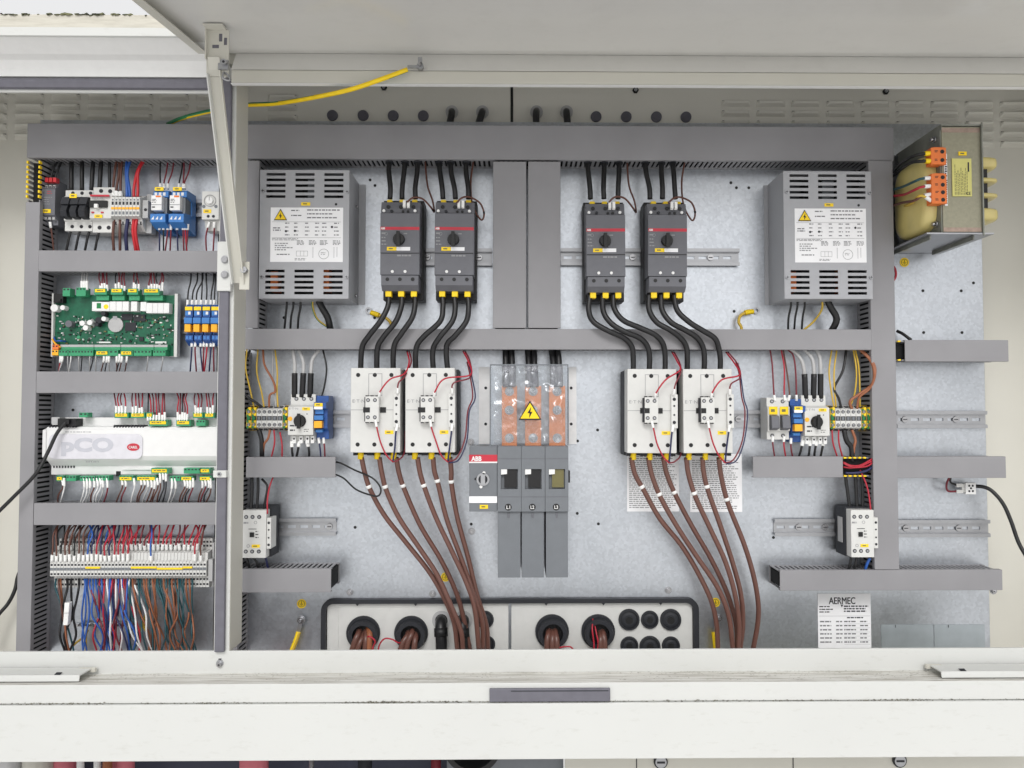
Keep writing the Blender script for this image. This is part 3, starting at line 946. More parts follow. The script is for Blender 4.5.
q = MB(fr); q.b(270.5, 207.6, 343, 262, YX - .0006, YX)
lb = part('label', q, 'paper', box)
y = YX - .0008
q = MB(fr)
q.dashes(291, 210, 302, 220, 2, y, 'ink_mid', 1, 1, .22); q.dashes(307, 209.5, 340, 221, 3, y, 'ink_mid', 2, 1, .3)
q.quad(272, 221.8, 341, 222.1, y, 'ink_pale'); q.quad(272, 237.6, 341, 237.9, y, 'ink_pale')
for r_ in range(4):
    for c_ in (285, 294, 305, 315, 322, 334): q.dashes(c_, 222.8 + r_ * 3.9, c_ + 5, 224.6 + r_ * 3.9, 1, y, 'ink_mid', r_ * 9 + c_, 1, .55)
q.dashes(273, 227.5, 281, 232, 2, y, 'ink_mid', 5, 1, .5)
for a, v in ((286, 231.3), (295, 231), (332, 227)): q.c(a, v, 1.2, y - .0001, y, 'ink', 10)
q.dashes(272, 238.6, 300, 241, 2, y, 'ink_mid', 6, 1, .45)
q.dashes(275, 243, 293, 251.5, 4, y, 'ink_pale', 7, .9, .5)
for a in (297, 309, 320, 333): q.dashes(a, 240.5, a + 8, 245.5, 4, y, 'ink_mid', 8 + a, 1, .5)
q.dashes(277, 254, 293, 256, 1, y, 'ink_mid', 9, 1, .5); q.dashes(295, 258.5, 308, 261, 2, y, 'ink_mid', 10, 1, .45)
for a, b_, c_, d_ in ((296.5, 251, 308, 251.3), (296.5, 256, 308, 256.3), (296.5, 251, 296.8, 256.3), (307.7, 251, 308, 256.3), (300.5, 251, 300.8, 256), (304, 251, 304.3, 256), (313, 247, 313.4, 258), (334, 247, 334.4, 258), (337, 247, 337.4, 257)):
    q.quad(a, b_, c_, d_, y, 'ink_pale')
q.c(324, 254, 5.2, y - .0001, y, 'ink_pale', 24, hole=4.8); q.dashes(321, 252.5, 327, 255.5, 2, y, 'ink_pale', 3, 1, .4)
part('print', q, 'ink', lb)
triangle(fr, 280.5, 209, 220.5, YX - .0008, lb)
tagpart(fr, 301, 202.4, 310, 205.6, YX, box)
for a, v in ((262.6, 191), (347, 191.8), (262.3, 277), (347, 277)):
    q = MB(fr); screw(q, a, v, 1.7, YX); part('screw', q, 'steel', box)
q = MB(fr); q.c(335.8, 204.2, 1.3, YX - .0003, YX, 'black', 10); part('hole', q, 'black', box)
for a, v in ((350.5, 198), (350.5, 291)):
    q = MB(fr); q.tube([Vector((fr.x(349), -.03, fr.z(v))), Vector((fr.x(350.6), -.03, fr.z(v)))], 1.5 * fr.k, seg=10); part('screw', q, 'chrome', box)
b2 = dup(box, 'vented steel power supply box beneath the transformer side, against the tall upright duct', P(782.4, 171.3, YX) - P(259.4, 170, YX))

# ================================================================== MOTOR BREAKERS
YM = -.095
fr = Fr(400, 245, YM)
ms = thing('motor_breaker', 'dark grey motor breaker, red striped, nearest the vented box by the door post', 'circuit breaker', (fr.x(400), 0, fr.z(298)), 'grey red-striped motor breakers')
q = MB(fr)
q.pv([(-.05, 200.5), (YM + .012, 200.5), (YM + .008, 207), (YM + .006, 212.3), (YM, 213.2), (YM, 252.8), (YM + .001, 253.2), (YM + .001, 274.7), (-.05, 274.7)], 380.2, 419.5)
body = part('body', q, 'dgrey', ms, bevel=.001)
q = MB(fr); q.pv([(-.05, 275.2), (YM + .001, 275.2), (YM + .001, 285), (YM + .012, 290), (-.05, 290)], 381.2, 418.6); part('lower_terminal_block', q, 'dgrey', ms, bevel=.001)
q = MB(fr); q.b(379.5, 194.5, 421, 297, -.05, -.0105)
part('rear_body', q, 'black', ms, bevel=.001)
q = MB(fr); q.b(380.4, 226.9, 419.3, 229.9, YM - .0004, YM + .001); part('red_stripe', q, 'redband', ms)
q = MB(fr); q.text('ABB', 380.8, 227.4, 385, 229.5, YM - .0006, 'white'); part('lettering', q, 'white', ms)
q = MB(fr); q.c(399, 239.5, 6, YM - .002, YM, 'rubber', 24); q.c(399, 239.5, 5.4, YM - .009, YM - .002, 'black', 20, r2=5.8)
q.poly([(397.2, 232.6), (400.6, 232.6), (401.2, 247), (397, 247)], YM - .014, YM - .009, 'black')
part('knob', q, 'black', ms, bevel=.0006)
q = MB(fr); q.dashes(381.5, 232.5, 387, 235, 1, YM - .0004, 'ink_pale', 1, 1, .6); q.c(386, 233.7, 1.7, YM - .0004, YM, 'ink_pale', 12, hole=1.3)
q.dashes(381.5, 237, 388, 247, 3, YM - .0004, 'ink_pale', 4, .8, .35); q.dashes(403.5, 233, 408, 235, 1, YM - .0004, 'ink_pale', 5, 1, .6)
q.dashes(397, 254.6, 412, 257, 1, YM + .0006, 'ink_pale', 6, 1, .7); q.quad(380.5, 252.7, 419.2, 253.4, YM - .0003, 'black')
part('print', q, 'ink_pale', ms)
tagpart(fr, 387, 247, 396.5, 250.6, YM, ms)
q = MB(fr); q.b(396.6, 247, 410.2, 250.6, YM - .0008, YM); part('label', q, 'paper', ms)
for a, v in ((383.3, 210.3), (391, 210.6), (414.6, 210.3), (392.5, 271.5), (405.2, 271.5)):
    q = MB(fr); yy = YM + (.005 if v < 220 else .001); q.c(a, v, 1.5, yy - .002, yy + .004, 'white' if a != 391 else 'rubber', 10); part('screw', q, 'white', ms)
q = MB(fr)
for a in (387.5, 400, 412.8): q.c(a, 206, 2, YM + .0065, YM + .012, 'black', 12); q.c(a, 279.2, 1.9, YM + .0004, YM + .004, 'black', 12)
for a in (402.5, 407.5): q.c(a, 210.8, 1.4, YM + .0045, YM + .012, 'black', 10)
part('terminal_holes', q, 'black', ms)
for i, a in enumerate((387.6, 400.2, 413)):
    q = MB(fr); q.b(a - 2.6, 196.8, a + 2.6, 202, -.075, -.06); part('upper_boot', q, 'yellow', ms, bevel=.001)
for i, a in enumerate((387.4, 400.2, 413)):
    q = MB(fr); q.b(a - 3, 289.5, a + 3, 295.5, -.081, -.064); part('lower_boot', q, 'yellow', ms, bevel=.001)
for a in (404.2, 408.2):
    q = MB(fr); q.pv([(YM - .002, 200.5), (YM - .003, 207), (YM + .002, 208), (YM + .004, 201)], a - 1.4, a + 1.4); part('ferrule', q, 'sleeve', ms)
MSX = (380.2, 434.2, 586.2, 647.4)
MSW = ('the vented box by the door post', 'the first upright centre duct', 'the second upright centre duct', 'the far vented box')
MSY = (200.5, 200.7, 202.2, 202.2)
for i in (1, 2, 3):
    dup(ms, f'dark grey motor breaker, red striped, nearest {MSW[i]}', P(MSX[i], MSY[i], YM) - P(380.2, 200.5, YM)).rotation_euler = (0, math.radians((0, .35, -.3, .25)[i]), 0)

POLE = ('left', 'middle', 'right')
SHORT = ('first', 'second', 'third', 'fourth')
tops = (((389, 390), (404.5, 402), (417, 415.5)), ((439, 443), (450, 455.5), (466, 468.5)), ((587.5, 590.5), (604, 604), (619, 618)), ((645, 650), (661.5, 662.5), (672.5, 675.5)))
for i in range(4):
    for j in range(3):
        a, b_ = tops[i][j]
        wire('power_cable', f'thick black cable dropping into the {POLE[j]} pole of the {SHORT[i]} motor breaker', [(a, 146, -.045), (a + .1, 160, -.05), (a * .75 + b_ * .25, 172, -.06), (b_ * .9 + a * .1, 188, -.068), (b_, 199, -.068)], 2.5, 'cable_black', 'black cables above the motor breakers', 'cable', start=('heat_shrink', 20, 'rubber', 1.5))
DROP = [[(389, 293), (388, 306), (381, 321), (368, 336), (361.5, 348), (360.5, 374)],
        [(402, 293), (402, 305), (396, 321), (383, 337), (377, 349), (376.8, 374)],
        [(415, 293), (415, 305), (412, 319), (401, 334), (394, 347), (393, 374)],
        [(442.5, 293), (443.5, 308), (440, 322), (424, 337), (416.5, 349), (415.6, 374)],
        [(454, 293), (455, 308), (452.5, 322), (439, 338), (432.5, 351), (433.5, 374)],
        [(467.5, 293), (468.5, 308), (466, 322), (455, 336), (446, 347), (448, 374)],
        [(590, 294), (588.5, 310), (594, 322), (608, 331), (623, 338), (631, 346), (633.3, 358), (633.3, 374)],
        [(602.5, 294), (603, 312), (611, 324), (626, 332), (640, 338.5), (647.5, 346), (649.3, 358), (649, 374)],
        [(613.5, 294), (614, 308), (623, 320), (640, 328), (655, 335), (662.5, 344), (665.3, 356), (665, 374)],
        [(649, 294), (649, 310), (657, 322), (669, 330), (680, 338), (686, 347), (687.3, 359), (687, 374)],
        [(661, 294), (662, 310), (671, 322), (685, 330), (697, 338), (702.5, 347), (704.3, 359), (704, 374)],
        [(674, 294), (677, 310), (689, 322), (703, 330), (714, 338), (719, 347), (720.3, 359), (720, 374)]]
for i, pts in enumerate(DROP):
    n = len(pts)
    ys = [-.072, -.076, -.081, -.082, -.080, -.074, -.070, -.068] if n == 8 else [-.072, -.078, -.082, -.082, -.076, -.068]
    wire('power_cable', f'black cable drooping from the {POLE[i % 3]} pole of the {SHORT[i // 3]} motor breaker to a contactor', [(p[0], p[1], ys[k]) for k, p in enumerate(pts)], 2.75, 'cable_black', 'black cables drooping over the cross duct', 'cable', seg=10)

# looped control wires beside each breaker
for i, (a, b_) in enumerate(((427, 432), (474.5, 483), (629, 638), (686, 697))):
    y0 = 160
    if i in (0, 2):
        pts = [(a - 2, y0, -.04), (a, 185, -.05), (a + 5, 200, -.06), (a + 7, 212, -.06), (a + 4, 208, -.07), (a - 4, 199, -.085), (a - 13, 197, -.097), (a - 20, 202, -.099)]
    else:
        pts = [(a - 1, y0, -.04), (a - 4, 182, -.05), (a - 2, 205, -.06), (a + 6, 220, -.06), (a + 9.5, 214, -.06), (a + 6, 203, -.07), (a - 4, 197.5, -.085), (a - 12, 198, -.096), (a - 18, 203, -.099)]
    wire('control_wire', f'thin brown wire looping from the duct to the top of the {SHORT[i]} motor breaker', pts, .9, 'w_brown', 'looped thin wires by the motor breakers', 'wire', rings=((.55, 2, 'cable_tie', 'black'),))

# ================================================================== CONTACTORS
YC = -.103
fr = Fr(375, 410, YC)
ct = thing('contactor', 'big light grey contactor fed by the first motor breaker', 'contactor', (fr.x(375), 0, fr.z(456)), 'big light grey contactors')
q = MB(fr); q.b(350.5, 368, 400.2, 452.6, YC, -.062)
part('body', q, 'lgrey', ct, bevel=.0014)
q = MB(fr); q.b(350.2, 368.5, 402.5, 456, -.062, -.0105); part('base', q, 'rubber', ct, bevel=.001)
q = MB(fr)
for a in (357.9, 374.6, 391.2):
    for v in (375, 444.5): q.c(a, v, 2.1, YC - .0003, YC + .001, 'black', 14)
part('terminal_holes', q, 'black', ct)
q = MB(fr); q.quad(350.8, 409.6, 400, 410.1, YC - .0003, 'ink_pale')
for a, b_, c_, d_ in ((368.3, 373.5, 368.8, 396), (381.5, 373.5, 382, 396), (368.3, 373.5, 382, 374), (368.3, 395.5, 382, 396)): q.quad(a, b_, c_, d_, YC - .0003, 'ink_pale')
part('moulding_line', q, 'ink_pale', ct)
q = MB(fr); q.text('E·T·N', 352.5, 399.5, 365, 402.6, YC - .0004, 'ink_pale'); q.dashes(354, 427, 366, 431, 1, YC - .0004, 'lgrey', 3, 1, .4); part('lettering', q, 'ink_pale', ct)
q = MB(fr); q.b(363.3, 407.2, 386, 412.6, YC - .0016, YC); part('slide', q, 'black', ct)
q = MB(fr); q.b(366.8, 396.5, 380.2, 422, YC - .016, YC)
ax = part('auxiliary_block', q, 'lgrey', ct, bevel=.0008)
q = MB(fr)
for a in (369.6, 376.4):
    for v in (400.2, 417.2): q.c(a, v, 1.9, YC - .0164, YC - .015, 'ink', 12); q.c(a, v, 1.2, YC - .0168, YC - .016, 'steel', 8)
q.b(365.6, 397.2, 366.7, 421.4, YC - .012, YC, 'ink')  # dark strip painted for the shadow along the block's edge
q.b(366.6, 407.4, 371.5, 412.4, YC - .0168, YC - .0162, 'black')
for a in (367, 371.8, 376.8):
    q.b(a, 395.4, a + 2.3, 397.4, YC - .0155, YC - .003, 'black'); q.b(a, 421, a + 2.3, 423, YC - .0155, YC - .003, 'black')
part('terminals', q, 'black', ax)
q = MB(fr); q.b(394, 393.5, 400.6, 427.4, YC - .008, YC)
ax2 = part('side_contact_strip', q, 'lgrey', ct, bevel=.0008)
q = MB(fr)
for v, r_ in ((398.4, 1.7), (405, 1), (414, 1), (421.5, 1.7)): q.c(397, v, r_, YC - .0084, YC - .007, 'ink', 10)
part('terminals', q, 'ink', ax2)
tagpart(fr, 385, 430.4, 393.6, 434, YC, ct)
for a in (358.4, 375.2, 391.8):
    q = MB(fr); q.tube([Vector((fr.x(a), -.078, fr.z(451))), Vector((fr.x(a), -.078, fr.z(460)))], 3.1 * fr.k, seg=12); part('boot', q, 'yellow', ct)
q = MB(fr)
for a in (353, 367, 370, 384, 387, 399): q.b(a - 1.5, 452.5, a + 2, 456, -.085, -.063)
part('terminal_screens', q, 'black', ct)
CTX = (350.5, 405.4, 626.6, 682.8); CTY = (368, 368, 369, 369)
for i in (1, 2, 3):
    dup(ct, f'big light grey contactor fed by the {SHORT[i]} motor breaker', P(CTX[i], CTY[i], YC) - P(350.5, 368, YC)).rotation_euler = (0, math.radians((0, -.3, .3, -.2)[i]), 0)
# coil wires of each contactor
for i in range(4):
    du, dv = CTX[i] - 350.5, CTY[i] - 368
    e = (402, 374) if i in (0, 2) else (413 if i == 1 else 415, 376)
    if i == 0: bun = [(407, 351, -.05), (409, 362, -.06)]
    elif i == 1: bun = [(463, 351, -.05), (468, 362, -.06)]
    elif i == 2: bun = [(672, 352, -.05), (677, 362, -.06)]
    else: bun = [(726, 352, -.05), (735, 364, -.06)]
    hub = {0: (404, 374), 1: (470, 375), 2: (680, 370), 3: (739, 375)}[i]
    A = 'coil wire of the %s big contactor' % SHORT[i]
    wire('control_wire', 'bright red upper ' + A, [(bun[0][0], bun[0][1], -.05), (bun[1][0], bun[1][1], -.085), (hub[0], hub[1], -.112), (390 + du, 379 + dv, -.122), (380.5 + du, 391 + dv, -.124), (379 + du, 397 + dv, -.12)], .8, 'w_red', 'contactor coil wires', end=('ferrule', 5, 'sleeve', 1.6))
    wire('control_wire', 'dark red side contact wire of the %s big contactor' % SHORT[i], [(bun[0][0] + 2, bun[0][1], -.05), (bun[1][0] + 2, bun[1][1], -.08), (hub[0] + 1, hub[1] + 2, -.108), (399 + du, 383 + dv, -.117), (397.4 + du, 394 + dv, -.114)], .75, 'w_dred', 'contactor side contact wires', end=('ferrule', 6, 'sleeve', 1.6))
    lo = (393 + du, 461 + dv)
    wire('control_wire', 'bright red lower ' + A, [(375.5 + du, 420 + dv, -.121), (377 + du, 428 + dv, -.123), (381 + du, 442 + dv, -.12), (386.5 + du, 455 + dv, -.114), (lo[0], lo[1] + 1, -.108)], .8, 'w_red', 'contactor lower coil wires', start=('ferrule', 7, 'sleeve', 1.6))
    rt = [(lo[0] + 9, lo[1] - 3, -.11), (lo[0] + 17, lo[1] - 22, -.10), (lo[0] + 20, lo[1] - 50, -.09), (hub[0] + 3, hub[1] + 22, -.085), (hub[0], hub[1], -.08), (hub[0] - 3, hub[1] - 13, -.06)] if i in (1, 3) else [(lo[0] + 6, lo[1] - 1, -.10), (lo[0] + 12, lo[1] - 10, -.075), (lo[0] + 12, lo[1] - 40, -.055), (lo[0] + 12, lo[1] - 80, -.05)]
    wire('control_wire', 'blue contact wire hanging from the side strip of the %s big contactor' % SHORT[i], [(397.3 + du, 424 + dv, -.113), (396 + du, 434 + dv, -.115), (394.5 + du, 448 + dv, -.113), (lo[0], lo[1], -.108)], .9, 'w_dblue', 'blue contactor wires', start=('ferrule', 7, 'sleeve', 1.6))
    wire('control_wire', 'dark red wire curving back up beside the %s big contactor' % SHORT[i], [(lo[0], lo[1] + 1, -.108)] + rt, .75, 'w_dred', 'returning contactor wires')
    if i in (1, 3):
        wire('control_wire', 'dark blue wire curving back up beside the %s big contactor' % SHORT[i], [(lo[0] + 1, lo[1] + 2, -.11)] + [(p[0] + 1.8, p[1] + 1, p[2] - .002) for p in rt], .7, 'w_dblue', 'returning contactor wires')
    q = MB(Fr(hub[0], hub[1], -.085))

# brown motor cables
def sc(pts, ox, oy): return [(ox + a / 4, oy + b_ / 4) for a, b_ in pts]
BR = [sc([(566, 30), (578, 90), (601, 160), (660, 262), (745, 370), (838, 490), (895, 590), (935, 690), (950, 800)], 220, 450),
      sc([(637, 30), (646, 90), (667, 160), (715, 270), (800, 395), (868, 500), (925, 620), (962, 720), (972, 800)], 220, 450),
      sc([(705, 30), (716, 90), (738, 160), (800, 300), (882, 440), (940, 560), (972, 660), (1000, 800)], 220, 450),
      sc([(790, 30), (799, 90), (819, 155), (866, 270), (930, 410), (985, 530), (1018, 640), (1036, 800)], 220, 450),
      sc([(852, 30), (858, 85), (871, 138), (905, 275), (962, 430), (1012, 570), (1046, 690), (1052, 800)], 220, 450),
      sc([(920, 30), (923, 85), (928, 138), (950, 270), (990, 430), (1030, 580), (1064, 700), (1072, 800)], 220, 450),
      sc([(165, 30), (180, 95), (214, 162), (280, 275), (362, 380), (430, 485), (482, 600), (508, 700), (512, 800)], 590, 450),
      sc([(233, 30), (246, 100), (283, 195), (350, 312), (432, 430), (508, 550), (555, 665), (572, 800)], 590, 450),
      sc([(293, 30), (310, 100), (344, 184), (410, 305), (488, 440), (548, 570), (582, 690), (590, 800)], 590, 450),
      sc([(385, 30), (395, 100), (422, 188), (478, 310), (540, 440), (578, 570), (596, 690), (592, 800)], 590, 450),
      sc([(450, 30), (455, 90), (473, 160), (520, 305), (572, 450), (602, 580), (611, 690), (600, 800)], 590, 450),
      sc([(515, 30), (526, 110), (555, 217), (612, 370), (652, 490), (672, 600), (672, 690), (652, 800)], 590, 450)]
DY = (-.05, -.066, -.034, -.064, -.05, -.034) * 2
for i, pts in enumerate(BR):
    n = len(pts)
    dep = DY[i]
    ring = 2 / (n - 1)
    wire('motor_cable', f'brown motor cable with white ring below the {POLE[i % 3]} pole of the {SHORT[i // 3]} big contactor',
         [(p[0], p[1], -.078 + (dep + .078) * min(1, k / (n - 2))) for k, p in enumerate(pts)], 2.5, 'cable_brown', 'brown motor cables', 'cable', seg=12, rings=((ring, 3.2, 'ring_marker', 'sleeve'),))

# ================================================================== MAIN SWITCH AND BUSBARS
YI = -.082
fr = Fr(520, 490, YI)
iso = thing('main_switch', 'grey three pole main switch with red band under the copper bars', 'switch', (fr.x(520), 0, fr.z(578)))
q = MB(fr); q.pv([(YI, 446.3), (YI, 511.5), (-.01, 511.5), (-.01, 446.3)], 469.3, 497.2); part('handle_housing', q, 'mgrey', iso, bevel=.001)
q = MB(fr); q.b(469, 454.7, 497.3, 461.6, YI - .0006, YI); part('red_band', q, 'redband', iso)
q = MB(fr); q.b(469, 461.6, 497.3, 463, YI - .0006, YI); part('white_line', q, 'white', iso)
q = MB(fr); q.text('ABB', 471.2, 456.2, 481.5, 461, YI - .0009, 'white'); part('lettering', q, 'white', iso)
q = MB(fr); q.c(483, 479.3, 6.5, YI - .003, YI, 'steel', 24, hole=4.6); q.c(483, 479.3, 4.7, YI - .001, YI, 'rubber', 20); q.b(480.8, 474, 485.2, 484.5, YI - .006, YI - .0005, 'steel'); q.poly([(474, 479), (478.5, 475), (478.5, 482)], YI - .001, YI, 'black')
q.c(481, 486.6, 1.6, YI - .003, YI, 'white', 10); q.c(484, 472.8, 1.6, YI - .003, YI, 'white', 10)
part('shaft_socket', q, 'steel', iso)
q = MB(fr); q.b(469.2, 496.3, 497, 502.8, YI - .0006, YI); part('label_strip', q, 'paper', iso)
tagpart(fr, 479.8, 504.8, 488, 508.6, YI, iso)
for i, (a, b_) in enumerate(((497.5, 521.2), (521.5, 544.9), (545.3, 568.3))):
    q = MB(fr)
    q.sheet(a, 446.2, b_, 511.5, [(a + 3.4, 469, b_ - 3.3, 489)], YI - .002, YI + .008)
    q.b(a, 446.2, b_, 511.5, YI + .0081, -.0105)
    q.b(a + .1, 458.3, b_ - .1, 458.9, YI - .0024, YI - .002, 'dgrey'); q.b(a + .1, 496.4, b_ - .1, 497, YI - .0024, YI - .002, 'dgrey')
    pl = part('pole', q, 'mgrey', iso)
    q = MB(fr); q.b(a + 6.8, 469.4, b_ - 4.4, 487.5, YI + .002, YI + .008); part('window', q, 'olive' if i == 2 else 'black', pl)
    q = MB(fr); q.poly([(a + 3.6, 469.3), (a + 9.5, 469.3), (a + 9.5, 474), (a + 3.6, 474.5)], YI - .0015, YI + .006, 'white'); part('lug_tip', q, 'lgrey', pl)
    c_ = a + 10.8
    q = MB(fr); q.c(c_, 507, 3.4, YI - .0024, YI - .002, 'black', 20); q.text('L%d' % (i + 1), c_ - 1.8, 505.3, c_ + 1.9, 508.8, YI - .0028, 'white'); part('phase_mark', q, 'black', pl)
for i, (a, b_) in enumerate(((497.8, 520.4), (521.9, 543.9), (546, 568))):
    q = MB(fr); q.b(a, 512, b_, 578, YI + .004, -.0105); q.poly([(a + 9.3, 513), (a + 12.2, 513), (a + 11.6, 518.2), (a + 9.9, 518.2)], YI + .0028, YI + .004, 'dgrey')
    part('terminal_shroud', q, 'mgrey', iso, bevel=.001)
q = MB(fr); q.b(569, 472, 571, 484, -.055, -.03); part('side_clip', q, 'black', iso)
# copper bars
for i, (a, b_) in enumerate(((501.8, 517), (525, 541.2), (549, 565.2))):
    f2 = Fr((a + b_) / 2, 415, -.05)
    lab = ('copper busbar nearest the red banded switch handle', 'copper busbar behind the yellow warning triangle', 'copper busbar above the olive switch window')[i]
    t = thing('busbar', lab, 'busbar', (f2.x((a + b_) / 2), -.05, f2.z(446)), 'copper busbars')
    q = MB(f2); q.b(a, 386, b_, 446, -.052, -.047); part('bar', q, 'copper', t, bevel=.0006)
    for v in (391.5, 410.2, 438):
        q = MB(f2); q.c((a + b_) / 2, v, 4.6, -.0535, -.052, 'steel', 20); q.c((a + b_) / 2, v, 3.1, -.058, -.0535, 'chrome', 6); q.c((a + b_) / 2, v, 1.6, -.060, -.058, 'steel', 12); part('bolt', q, 'steel', t)
    for j in range(2):
        c_ = a + 4.6 + j * 5.6
        lab2 = ('thick black feeder %s half of the pair on the ' % ('outer', 'inner')[j]) + lab
        wire('feeder_cable', ' '.join(lab2.split()[:16]), [(c_ - 1 - i, 346, -.035), (c_ - .8, 356, -.04), (c_ - .5, 368, -.05), (c_, 387, -.056)], 3.1, 'cable_black', 'feeder cables above the busbars', 'cable', end=('wrap', 21, 'wrap', 1.2) if 'wrap' in M else ('wrap', 24, 'w_grey', 1.25))
# crumpled clear film between the bars and the shield
f9 = Fr(530, 405, -.074)
fm = thing('protective_film', 'crumpled clear film lying over the copper bars inside the shield', 'film', (f9.x(530), -.07, f9.z(445)))
q = MB(f9); nx, nz_ = 40, 44
vs = []
for j in range(nz_ + 1):
    for i in range(nx + 1):
        u, v = 494 + 71 * i / nx, 367 + 76 * j / nz_
        p = Vector((u * .09, v * .06, 0))
        h = abs(mnoise.noise(p)) * .012 + abs(mnoise.noise(p * 2.7)) * .006
        vs.append((f9.x(u), -.070 - h * .8 + .002, f9.z(v)))
q.add(vs, [(j * (nx + 1) + i, j * (nx + 1) + i + 1, (j + 1) * (nx + 1) + i + 1, (j + 1) * (nx + 1) + i) for j in range(nz_) for i in range(nx)], None, True)
part('sheet', q, 'film', fm)
# clear shield
YG = -.088
sh = thing('busbar_shield', 'clear plastic shield with yellow warning triangle over the copper bars', 'shield', (fr.x(530), 0, fr.z(446)))
f2 = Fr(530, 405, YG)
q = MB(f2)
q.b(490.2, 364.8, 568, 445.6, YG, YG + .002)
part('front_pane', q, 'clear', sh)
q = MB(f2); q.b(490.2, 365.2, 491.2, 445.6, YG + .0022, -.004); part('side_pane', q, 'clear', sh)
q = MB(f2); q.b(567, 365.2, 568, 445.6, YG + .0022, -.004); part('side_pane', q, 'clear', sh)
q = MB(f2); q.b(489.8, 364.2, 568.4, 365.5, YG - .0008, YG + .004); q.b(489.8, 365.6, 490.9, 445.6, YG - .0008, YG + .003); q.b(567.4, 365.6, 568.4, 445.6, YG - .0008, YG + .003)
part('edge', q, 'mgrey', sh)
f3 = Fr(530, 405, -.006)
for a, b_ in ((478.8, 489.6), (568.8, 576.5)):
    q = MB(f3); q.b(a, 367, b_, 444, -.006, -.004); 
    for v in (388, 424): q.c((a + b_) / 2 + (1.5 if a < 500 else -1.5), v, 1.5, -.0064, -.006, 'ink', 10)
    part('flange', q, 'clear2' if 'clear2' in M else 'w_white', sh)
triangle(f2, 530, 400.3, 420, YG - .0002, sh)

# ================================================================== NOTICES AND LABEL
def notice(label, u0, v0, u1, v1, rows, seed, cat='notice'):
    f2 = Fr((u0 + u1) / 2, (v0 + v1) / 2, -.001)
    t = thing('notice' if cat == 'notice' else 'rating_label', label, cat, (f2.x((u0 + u1) / 2), 0, f2.z(v1)))
    q = MB(f2); q.b(u0, v0, u1, v1, -.0012, -.0004); part('sheet', q, 'paper', t)
    return f2, t
f2, t = notice('white printed notice behind the brown cables of the third contactor', 627, 454, 679, 511.5, 1, 1)
q = MB(f2); q.dashes(629, 456, 677, 509, 26, -.0014, 'ink_pale', 11, 1.15, .45); part('print', q, 'ink_pale', t)
f2, t = notice('white printed notice behind the brown cables of the fourth contactor', 690, 454, 742, 512, 1, 2)
q = MB(f2); q.dashes(692, 460, 740, 510, 24, -.0014, 'ink_pale', 12, 1.1, .45); part('print', q, 'ink_pale', t)
f2, t = notice('white AERMEC rating label stuck below the lowest duct', 818, 593.5, 871, 660, 1, 3, 'label')
q = MB(f2); q.text('AERMEC', 829, 597.2, 855.3, 604, -.0014, 'ink'); q.text('AERMEC', 829.35, 597.2, 855.65, 604, -.00145, 'ink'); q.text('AERMEC', 829.15, 597.4, 855.5, 604.2, -.0015, 'ink'); q.poly([(840.8, 604.6), (843.6, 604.6), (842, 607.4)], -.0014, -.0013, 'ink'); part('lettering', q, 'ink', t)
q = MB(f2)
q.dashes(819.5, 606, 834, 614, 3, -.0014, 'ink', 1, 1, .4); q.dashes(844, 605.5, 869, 613, 3, -.0014, 'ink', 2, 1, .55); q.quad(819, 615.8, 870, 616.1, -.0014, 'ink_pale')
q.dashes(847, 617, 868, 619, 1, -.0014, 'ink', 3, 1, .6)
for r_ in range(6):
    v = 620.8 + r_ * 4.1
    for a, b_ in ((820, 832), (836, 842.5), (844, 856.5), (860, 868)): q.dashes(a, v, b_, v + 2.2, 1, -.0014, 'ink_mid', r_ * 7 + int(a), 1.2, .6)
    q.quad(844, v + 2.9, 870, v + 3.1, -.0014, 'ink_pale')
part('print', q, 'ink', t)
for a, b_, lab in ((881.3, 933.5, 'pale flat patch low on the plate, beside the rating label'), (934.3, 985, 'pale flat patch low on the plate, at its outer edge')):
    f2 = Fr(a, 640, -.001); t = thing('pale_patch', lab, 'metal patch', (f2.x(a), 0, f2.z(660)))
    q = MB(f2); q.b(a, 624.8, b_, 662, -.0010, -.0004); part('sheet', q, 'pale_sheet', t)  # thin sheet, paler than the plate around it
    q = MB(f2); q.b(a + 14, 624.7, a + 14.5, 627.5, -.0018, -.0015); part('nick', q, 'ink', t)

# earth studs and stickers
def sticker(label, u, v, r=4.6):
    f2 = Fr(u, v, -.001); t = thing('earth_sticker', label, 'sticker', (f2.x(u), 0, f2.z(v)))
    q = MB(f2); q.c(u, v, r, -.001, -.0003, 'yellow', 24); part('disc', q, 'yellow', t)
    q = MB(f2); q.c(u, v, r * .74, -.0012, -.001, 'olive', 20, hole=r * .62)
    q.quad(u - .25, v - 2.4, u + .25, v, -.0013, 'ink')
    for i, L in enumerate((2, 1.3, .6)): q.quad(u - L, v + i * .85, u + L, v + i * .85 + .35, -.0013, 'ink')
    part('earth_symbol', q, 'ink', t)
sticker('round yellow earth sticker above the earth lug by the door post', 301.5, 603.8)
sticker('round yellow earth sticker half hidden by the brown cables above the gasket', 445.5, 577)
sticker('round yellow earth sticker behind the second bunch of brown cables', 715.5, 602.5)
sticker('round yellow earth sticker under the transformer', 904.5, 262.3)
